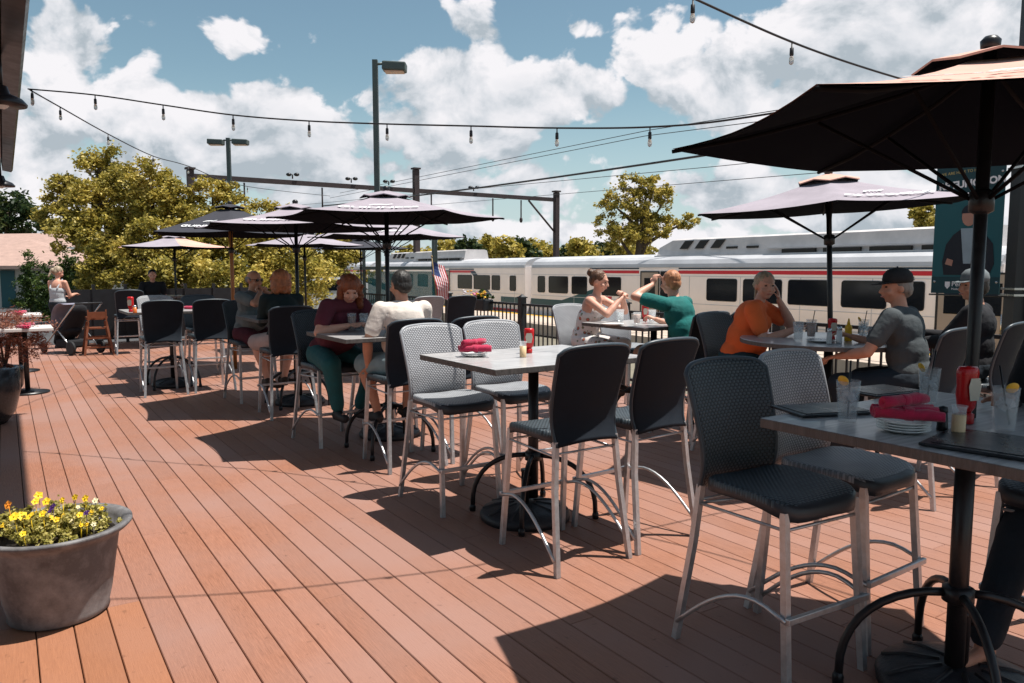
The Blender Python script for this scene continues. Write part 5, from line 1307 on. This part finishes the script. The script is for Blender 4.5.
def floral():
    m, nt, b = newmat('floral_print'); N, L = nt.nodes, nt.links; tc = N.new('ShaderNodeTexCoord')
    v = N.new('ShaderNodeTexVoronoi'); v.inputs['Scale'].default_value = 16; L.new(tc.outputs['Object'], v.inputs['Vector'])
    mr = N.new('ShaderNodeValToRGB'); e = mr.color_ramp; e.interpolation = 'CONSTANT'; e.elements[0].position = 0; e.elements[0].color = (.55, .12, .10, 1); e.elements[1].position = .34; e.elements[1].color = (.68, .64, .62, 1); q = e.elements.new(.25); q.color = (.12, .2, .12, 1)
    L.new(v.outputs['Distance'], mr.inputs[0]); L.new(mr.outputs[0], b.inputs['Base Color']); b.inputs['Roughness'].default_value = .9; return m
FLO = floral()
def tattoo():
    m, nt, b = newmat('tattoo'); N, L = nt.nodes, nt.links; tc = N.new('ShaderNodeTexCoord')
    v = N.new('ShaderNodeTexNoise'); v.inputs['Scale'].default_value = 38; v.inputs['Detail'].default_value = 4; v.inputs['Distortion'].default_value = 1.5; L.new(tc.outputs['Object'], v.inputs['Vector'])
    r = N.new('ShaderNodeValToRGB'); r.color_ramp.elements[0].position = .46; r.color_ramp.elements[0].color = (.06, .06, .07, 1); r.color_ramp.elements[1].position = .56; r.color_ramp.elements[1].color = (.42, .22, .15, 1)
    L.new(v.outputs['Fac'], r.inputs[0]); L.new(r.outputs[0], b.inputs['Base Color']); b.inputs['Roughness'].default_value = .5; return m
TAT = tattoo()
SUNG = mat('black_lenses', (.01, .01, .01), .1, 0, 0)
# man in white shirt, back to us
Pn(2.76, 5.72, 0, 'man seen from behind in a cream white shirt and pale shorts', skin=1, lean=.10, build=1.18, shirt=WHT, bottoms=SHRT, legs='short', shoe=SHO, hair=('grey', HDK), look=(8, -6), lh=(-.26, .20, .80), rh=(.2, .42, 1.08), lel=(-1, -.6, -.5), feet={-1: (-.14, .30, .40), 1: (.16, .36, .40)})
# red-haired woman
Pn(2.52, 6.84, 190, 'red-haired woman in a maroon top leaning on the table, teal trousers', skin=0, lean=.30, headoff=(0, .05, -.05), build=1.25, female=True, shirt=MAROON, sleeve='short', bottoms=TEALJ, shoe=SHO, hair=('long', HR), look=(-24, -30), lh=(-.05, .52, 1.115), rh=(.12, .50, 1.115), lel=(-1, 0, -.8), rel=(1, 0, -.8), lhn=(0, 0, -1), feet={-1: (-.14, .25, .33), 1: (.14, .34, .36)}, curl=.5)
# woman with her back turned
Pn(2.55, 8.40, 0, 'woman with her back turned in a dark green long-sleeved top, ginger bob', skin=0, lean=.05, build=1.15, female=True, shirt=NAVY, sleeve='long', bottoms=mat('cream_red_trousers', (.4, .3, .28), .9), legs='short', shoe=SHG, hair=('bob', HR2), look=(0, -4), lh=(-.1, .38, 1.1), rh=(.14, .38, 1.1))
# man in sunglasses
Pn(2.5, 9.58, 214, 'man in sunglasses and grey t-shirt, hands raised to his mouth', skin=1, lean=.08, build=1.22, shirt=GREYT, bottoms=MSH, legs='short', shoe=SHG, hair=('balding', HGY), look=(-4, -8), glasses=SUNG, lh=(-.03, .22, 1.34), rh=(.06, .23, 1.34), lel=(-1, .2, -.7), rel=(1, .2, -.7), lhn=(1, -.3, 0), rhn=(-1, -.3, 0), curl=1.0, feet={-1: (-.12, .38, .30), 1: (.16, .42, .30)})
# person in black, far
Pn(2.67, 18.05, 176, 'person in black seated far back under the small rose and lavender umbrella', skin=0, lean=.12, build=1.1, shirt=BLKT, bottoms=DRK, hair=('short', HBK), look=(0, -16), voxel=.014)
# woman in floral dress
Pn(5.28, 6.45, 205, 'woman in a floral strapless dress raising both hands, hair in a bun', skin=0, lean=.14, build=1.02, female=True, sleeve='none', shirt=FLO, bottoms=FLO, legs='short', shoe=SHG, hair=('bun', HBR), look=(8, -14), lh=(-.03, .40, 1.32), rh=(.05, .42, 1.30), lel=(-1, 0, -1), rel=(1, 0, -1), lhn=(1, 0, 0), rhn=(-1, 0, 0), curl=1.0)
# man in teal shirt
Pn(5.45, 5.15, 12, 'man in a teal polo shirt with cropped ginger hair, hand at his face', skin=0, lean=.16, build=1.15, shirt=TLS, bottoms=KH, legs='short', shoe=SHO, hair=('thin', HGG), look=(-12, -4), headoff=(0, .02, 0), lh=(-.13, .30, 1.46), rh=(.16, .45, 1.10), lel=(-1, .5, -.3), lhn=(1, -.2, 0), lhd=(.35, -.1, 1), curl=1.1)
# woman in orange
Pn(5.28, 4.36, 206, 'woman in an orange t-shirt resting her cheek on her hand', skin=0, lean=.17, build=1.16, female=True, shirt=ORG, bottoms=mat('dark_teal_trousers', (.01, .045, .055), .9, 0, .2, 8, .3, 45), shoe=SHO, hair=('tied', HBL), look=(-52, -6), headoff=(-.01, .02, -.01), lh=(-.09, .30, 1.34), rh=(.16, .48, 1.12), lel=(-.5, 1.2, -1.2), lhn=(.2, -1, .2), lhd=(.1, -.15, 1), curl=.25)
# black cap
Pn(5.30, 2.90, 12, 'man in a black cap and slate t-shirt at the round table', skin=1, lean=.09, build=1.12, shirt=DGREYT, bottoms=DRK, shoe=SHO, hair=('thin', HGY), cap=(mat('black_cap_cloth', (.012, .012, .014), .85, 0, .1, 20), mat('grey_patch', (.4, .38, .33), .8)), look=(38, -4), lh=(-.22, .40, .98), rh=(.1, .42, 1.1), lel=(-.8, -.2, -1), tattoo=None, curl=.5)
# grey cap
Pn(6.26, 2.95, 14, 'man in a grey cap and black jacket at the right, leaning back', skin=1, lean=-.02, build=1.2, shirt=BLKT, sleeve='long', bottoms=DRK, shoe=SHO, hair=('thin', HDK), cap=(mat('grey_cap_cloth', (.14, .16, .17), .85, 0, .1, 20), None), look=(44, -2), lh=(-.1, .36, 1.02), rh=(.15, .36, 1.08))
# bottom right corner
Pn(3.60, 1.22, 90, 'person at the bottom right corner, only a dark trouser leg and bare feet in view', skin=1, lean=.02, build=1.1, shirt=BLKT, sleeve='long', bottoms=DRK, hair=('short', HBK), lh=(-.1, .3, 1.09), rh=(.18, .3, 1.09), feet={-1: (-.12, .46, .22), 1: (.12, .50, .16)}, voxel=.007)
# woman standing far left
pw_ = aty(57, 269, 15.4)
t = person('woman standing at the far left in a pale tank top, by the stroller', (pw_.x, pw_.y, 0), R(-8), skin=0, seat=.82, lean=.02, female=True, shirt=TANK, sleeve='none', straps=True, bottoms=DRK, shoe=SHO, hair=('tied', HBL), look=(-25, -20), lh=(-.12, .3, 1.05), rh=(.14, .3, 1.1), feet={-1: (-.09, .02, .09), 1: (.10, .05, .09)}, voxel=.012)
# ================================================================ stroller
def stroller():
    p = atz(62, 354); t = thing('stroller', 'black baby stroller with a grey canopy in front of the standing woman', 'stroller', (p.x + .1, p.y + .2, 0), R(60))
    t.scale = (.95, .95, .95)
    CN = mat('grey_stroller_fabric', (.20, .19, .24), .8, 0, .15, 5, .4, 20)
    g = G(); vs = []; n = 9
    for i in range(n):
        a = R(-15 + 125 * i / (n - 1))
        for j in range(7):
            x = -.27 + .54 * j / 6; r = .40 - .02 * (1 - (x / .27) ** 2) * (i % 2); vs.append((x, -.1 + r * math.cos(a) * .9, .62 + r * math.sin(a)))
    g._new(vs, [(i * 7 + j, i * 7 + j + 1, (i + 1) * 7 + j + 1, (i + 1) * 7 + j) for i in range(n - 1) for j in range(6)], True); o = g.build('canopy', CN, t); md = o.modifiers.new('s', 'SOLIDIFY'); md.thickness = .012
    g = G(); g.cap((0, -.22, .82), (0, .02, .45), .2, .2, .5); g.cap((0, .02, .45), (0, .38, .42), .2, .17, .5); g.cap((0, .38, .42), (0, .5, .22), .12, .1, .6); g.build('seat_pod', BLKT, t)
    for s in (-1, 1):
        g = G(); g.tube([(s * .27, -.62, 1.02), (s * .27, -.2, .7), (s * .27, .5, .14)], .015); g.tube([(s * .27, -.42, .14), (s * .27, .05, .5)], .014); g.build('frame_tube', CHRM, t)
        for y, r in ((.5, .1), (-.45, .14)):
            g = G(); A = Matrix.Rotation(R(90), 3, 'Y'); g.lathe([(r * .75, -.02), (r, -.02), (r, .02), (r * .75, .02)], (s * .3, y, r), 22, A); w = g.build('wheel', RUB, t)
            g = G(); g.lathe([(.001, -.012), (.03, -.012), (.03, .012), (.001, .012)], (s * .3, y, r), 12, A)
            for k in range(5): a = k * 1.257; g.tube([(s * .3, y, r), (s * .3, y + r * .78 * math.cos(a), r + r * .78 * math.sin(a))], .007, 5)
            g.build('rim', CHRM, w)
    g = G(); g.tube([(-.27, -.62, 1.02), (.27, -.62, 1.02)], .018); g.build('handlebar', RUB, t)
    g = G(); g.box((0, 0, .2), (.42, .5, .16), bevel=.04); g.build('basket', BLKT, t)
stroller()
# ================================================================ left edge: tables with napkins, planter of red maple, foreground pot
for k, (px, py, Y, lab) in enumerate([(18, 314, 11.9, 'white table with red napkins behind the stroller, the upper one'), (24, 327, 9.8, 'white table with red napkins left of the stroller, the lower one')]):
    p = aty(px, py, Y); t = thing('low_table', lab, 'table', (p.x, p.y, 0), TH, 'white low tables at the far left'); h = p.z
    g = G(); g.box((0, 0, h - .02), (.62, .7, .04), bevel=.006); g.build('table_top', mat('white_table_top', (.62, .58, .56), .5, 0, .06, 4), t)
    g = G(); g.lathe([(.03, .03), (.03, h - .04)], seg=14); g.lathe([(.25, 0), (.25, .02), (.05, .05)], seg=24); g.build('pedestal', BLK, t)
    for j, (dx, dy) in enumerate(((-.12, .2), (.14, -.2))):
        napkin_rolls((p.x + dx, p.y + dy, h + .001), TH + R(80 + 20 * j), ['napkins at the far end of the ', 'napkins at the near end of the '][j] + ['upper left white table', 'lower left white table', 'white table cut by the edge'][k], 3, 0, L=.26)
def maple():
    b = atz(10, 393); t = thing('red_maple_planter', 'feathery red maple bush in a round black planter at the left edge', 'planter', (b.x - .05, b.y, 0))
    g = G(); g.lathe([(.14, 0), (.2, .1), (.22, .3), (.22, .34), (.20, .35), (.185, .32), (.001, .31)], seg=36); g.build('pot', mat('black_glazed_pot', (.02, .022, .026), .25, 0, .1, 6), t)
    g = G(); rnd = random.Random(4)
    for k in range(8):
        a = rnd.uniform(0, 6.28); L_ = rnd.uniform(.3, .55); g.tube([(.02 * math.cos(a), .02 * math.sin(a), .38), (.1 * math.cos(a), .1 * math.sin(a), .7), (L_ * math.cos(a), L_ * math.sin(a), .85 + rnd.uniform(-.12, .1))], .01, 6, radii=[.016, .011, .004])
    g.build('stems', BARK, t)
    me = leaves([(Vector((0, 0, .80)), (.50, .5, .22)), (Vector((.3, -.1, .62)), (.28, .3, .16)), (Vector((-.25, .1, .65)), (.28, .3, .16))], 7500, .05, rnd, .3, .22, 3); me.materials.append(LF_R); link('foliage', me, t)
maple()
p_ = atz(-16, 424); t = thing('round_planter', 'plain round black planter cut by the left edge', 'planter', p_)
g = G(); g.lathe([(.2, 0), (.29, .12), (.34, .32), (.35, .58), (.33, .59), (.31, .56), (.001, .54)], seg=40); g.build('pot', mat('black_glazed_pot2', (.02, .022, .026), .25, 0, .1, 6), t)
me = leaves([(Vector((0, 0, .62)), (.26, .26, .08))], 900, .05, random.Random(2), .1, .4); me.materials.append(LF_R); link('foliage', me, t)
def pot():
    P_ = atz(60, 612); t = thing('flower_pot', 'large grey-brown pot of yellow and purple pansies at the bottom left', 'flower pot', (P_.x, P_.y, 0))
    m, nt, b = newmat('weathered_pot'); N, L = nt.nodes, nt.links; tc = N.new('ShaderNodeTexCoord'); n = N.new('ShaderNodeTexNoise'); n.inputs['Scale'].default_value = 5; n.inputs['Detail'].default_value = 9; n.inputs['Roughness'].default_value = .7
    L.new(tc.outputs['Object'], n.inputs['Vector']); cr = N.new('ShaderNodeValToRGB'); cr.color_ramp.elements[0].position = .42; cr.color_ramp.elements[0].color = (.09, .085, .088, 1); cr.color_ramp.elements[1].position = .72; cr.color_ramp.elements[1].color = (.27, .26, .26, 1)
    L.new(n.outputs['Fac'], cr.inputs[0]); L.new(cr.outputs[0], b.inputs['Base Color']); b.inputs['Roughness'].default_value = .6
    bp = N.new('ShaderNodeBump'); bp.inputs['Strength'].default_value = .3; bp.inputs['Distance'].default_value = .01; L.new(n.outputs['Fac'], bp.inputs['Height']); L.new(bp.outputs[0], b.inputs['Normal'])
    H_ = .43; R1, R2 = .205, .30
    g = G(); g.lathe([(.001, 0), (R1 - .01, 0), (R1 + .006, .012), (R1 + .004, .03), (R1 + .02, .1), (R2 - .035, H_ - .07), (R2 - .03, H_ - .055), (R2 + .005, H_ - .035), (R2 + .025, H_ - .015), (R2 + .024, H_ - .003), (R2 + .012, H_), (R2 - .012, H_ - .006), (R2 - .03, H_ - .03), (R2 - .04, H_ - .07), (.001, H_ - .07)], seg=72); g.build('pot_body', m, t)
    g = G(); g.lathe([(.001, H_ - .05), (R2 - .05, H_ - .058)], seg=40); g.build('soil', mat('potting_soil', (.03, .02, .013), .95, 0, .4, 30, .8, 60), t)
    rnd = random.Random(9); me = leaves([(Vector((0, 0, H_ - .02)), (R2 - .045, R2 - .045, .045)), (Vector((-.08, .03, H_ + .015)), (.2, .2, .05)), (Vector((.08, .0, H_ + .0)), (.16, .2, .045))], 15000, .019, rnd, .0, .6, 5); me.materials.append(leafmat('pansy_foliage', (.12, .13, .025), (.42, .36, .08), (.78, .66, .3))); link('foliage', me, t)
    YL = mat('yellow_petal', (.85, .55, .02), .6, 0, .12, 40); PU = mat('purple_petal', (.055, .012, .11), .6, 0, .2, 40); OR = mat('orange_petal', (.75, .25, .02), .6, 0, .12, 40)
    CRM_ = mat('cream_petal', (.8, .7, .45), .6, 0, .1, 40)
    def flower(x, y, z, m_, s=.024):
        g = G(); tz = Vector((rnd.uniform(-.5, .5), -.8 + rnd.uniform(-.3, .3), rnd.uniform(.4, 1))).normalized(); a0 = tz.cross(Vector((0, 0, 1))).normalized(); a1 = tz.cross(a0)
        for k in range(5):
            a = k * 1.257; d = a0 * math.cos(a) + a1 * math.sin(a); w = tz.cross(d); c = Vector((x, y, z))
            g._new([c, c + d * s * .7 + w * s * .55 + tz * .004, c + d * s * 1.15 + tz * .002, c + d * s * .7 - w * s * .55 + tz * .004], [(0, 1, 2, 3)])
        g.ell(Vector((x, y, z)) + tz * .003, .004, seg=6, rings=4); g.tube([(x, y, z), (x * .95, y * .95 + .01, H_ - .05)], .0018, 4); g.build('flower', m_, t)
    for k in range(26):
        a = rnd.uniform(0, 6.28); r_ = rnd.uniform(.03, .24); flower(r_ * math.cos(a), r_ * math.sin(a), H_ + rnd.uniform(.01, .045), rnd.choice((YL, YL, CRM_, YL, PU, CRM_)), rnd.uniform(.009, .015))
    for px, py, m_, s in [(38, 487, YL, .026), (46, 493, YL, .026), (35, 495, YL, .022), (62, 490, YL, .018), (85, 487, YL, .022), (75, 492, YL, .02), (22, 516, YL, .04), (30, 508, YL, .035), (14, 512, YL, .03), (8, 499, OR, .026), (26, 521, YL, .03), (53, 507, PU, .024), (101, 512, PU, .018), (90, 500, YL, .018), (42, 500, YL, .022)]:
        q = aty(px, py, P_.y + rnd.uniform(-.12, .12) + (.12 if py < 498 else -.1)); fx, fy = q.x - P_.x, q.y - P_.y; fr_ = max(1, math.hypot(fx, fy) / (R2 - .06)); flower(fx / fr_, fy / fr_, min(H_ + .085, max(H_ + .0, q.z)), m_, min(.021, s * .74))
pot()
# ================================================================ railing basket, flag, cars and glass shelter behind
def rail_bits():
    p = W(7.0, 11.55, 0); t = thing('railing_planter', 'black planter box of mixed flowers hooked on the railing', 'planter', p, TH)
    g = G(); g.box((0, 0, .98), (.22, .62, .2), bevel=.02); g.build('box', FB, t)
    rnd = random.Random(8); me = leaves([(Vector((0, 0, 1.12)), (.14, .34, .09))], 900, .05, rnd, .1, .6); me.materials.append(LF_G); link('foliage', me, t)
    for k, m_ in enumerate((YELP, YELP, mat('pink_petal', (.7, .2, .3), .6), YELP, mat('white_petal', (.7, .65, .7), .6))):
        g = G()
        for j in range(7): g.ell((rnd.uniform(-.13, -.02), -.3 + k * .15 + rnd.uniform(-.06, .06), 1.15 + rnd.uniform(-.04, .08)), (.024, .024, .012), seg=7, rings=4)
        g.build('blossoms', m_, t)
    p = aty(438, 310, 13.6); t = thing('small_flag', 'small american flag drooping on a stick above the railing', 'flag', (p.x, p.y, 0), TH)
    g = G(); g.tube([(0, 0, .9), (-.13, -.03, 1.82)], .009); g.ell((-.13, -.03, 1.83), .018); g.build('stick', mat('gold_stick', (.3, .2, .08), .5), t)
    WS = mat('flag_white', (.7, .66, .66), .8); RS = mat('flag_red', (.45, .03, .05), .8); BS = mat('flag_blue', (.02, .04, .14), .8)
    g = G(); n = 13
    for i in range(n):
        g.mi = 1 if i % 2 == 0 else 0; m_ = 10
        for j in range(m_):
            def q(a, b): # a across stripes 0..1, b along fly
                return Vector((-.12 + .27 * a + .17 * b * .55, .05 * math.sin(b * 6 + a * 2), 1.76 - .10 * a - .62 * b))
            if i < 7 and j < 4: g.mi = 2
            else: g.mi = 1 if i % 2 == 0 else 0
            g._new([q(i / n, j / m_), q((i + 1) / n, j / m_), q((i + 1) / n, (j + 1) / m_), q(i / n, (j + 1) / m_)], [(0, 1, 2, 3)])
    bmesh.ops.remove_doubles(g.bm, verts=g.bm.verts, dist=1e-4); o = g.build('cloth', [WS, RS, BS], t); md = o.modifiers.new('s', 'SOLIDIFY'); md.thickness = .004
    # glass shelter panels beyond the railing
    p = aty(402, 300, 19.5); t = thing('glass_shelter', 'teal tinted glass shelter beyond the railing, behind the man in the white shirt', 'shelter', (p.x, p.y, -.0), R(10))
    TG = mat('teal_glass', (.05, .19, .20), .08, 0, 0, alpha=.55); g = G(); g.box((-.0, 0, .55), (1.7, .03, 2.0)); g.build('front_pane', TG, t)
    g = G(); g.box((-.95, .5, .75), (.03, 1.0, 2.8)); g.build('side_pane', TG, t)
    for x, y in ((-.95, 0), (.88, 0), (-.95, 1.0), (.88, 1.0)):
        g = G(); g.box((x, y, .7), (.07, .07, 4.4)if x < 0 else (.07, .07, 3.6)); g.build('post', GRNP, t)
    g = G(); g.box((0, .5, 1.63), (2.1, 1.3, .08)); g.build('roof', GRNP, t)
    g = G(); g.box((0, .7, -.6), (1.5, .35, .06)); g.build('bench', WHITE, t)
rail_bits()
def car(px, py, Y, rz, paint, label):
    p = aty(px, py, Y); t = thing('parked_car', label, 'car', (p.x, p.y, p.z), rz, 'cars parked beyond the trees')
    g = G(); prof = [(-2.2, .3), (-2.25, .62), (-2.1, .82), (-1.3, .92), (-.7, 1.36), (.7, 1.42), (1.5, .98), (2.1, .9), (2.22, .55), (2.15, .28)]
    g.poly([(x, -.85, z) for x, z in prof], 1.7, (0, 1, 0)); bmesh.ops.bevel(g.bm, geom=list(g.bm.edges), offset=.06, segments=2, affect='EDGES'); g.build('body', paint, t)
    for s in (-1, 1):
        g = G(); g.poly([(-1.15, s * .855, .94), (-.65, s * .855, 1.28), (.6, s * .855, 1.33), (1.2, s * .855, .98)], .006, (0, s, 0)); g.build('window', TWIN, t)
        for x in (-1.4, 1.4):
            g = G(); A = Matrix.Rotation(R(90), 3, 'X'); g.lathe([(.001, -.1), (.32, -.1), (.34, -.07), (.34, .07), (.32, .1), (.001, .1)], (x, s * .8, .33), 20, A); w = g.build('wheel', RUB, t)
            g = G(); g.lathe([(.2, 0), (.18, .012), (.001, .016)], (x, s * .905, .33), 14, Matrix.Rotation(R(-90 * s), 3, 'X')); g.build('rim', CHRM, w)
    g = G(); g.poly([(1.52, -.7, 1.0), (.78, -.62, 1.39), (.78, .62, 1.39), (1.52, .7, 1.0)], .02, (.5, 0, .86)); g.build('windscreen', TWIN, t)
car(330, 318, 26, R(20), mat('white_car_paint', (.6, .6, .6), .25, 0, .04, coat=.5), 'white car glimpsed between the red-haired woman and the woman seen from behind')
car(352, 312, 31, R(15), mat('black_car_paint', (.02, .02, .025), .25, 0, .04, coat=.5), 'dark car beside the white one, behind the red-haired woman')
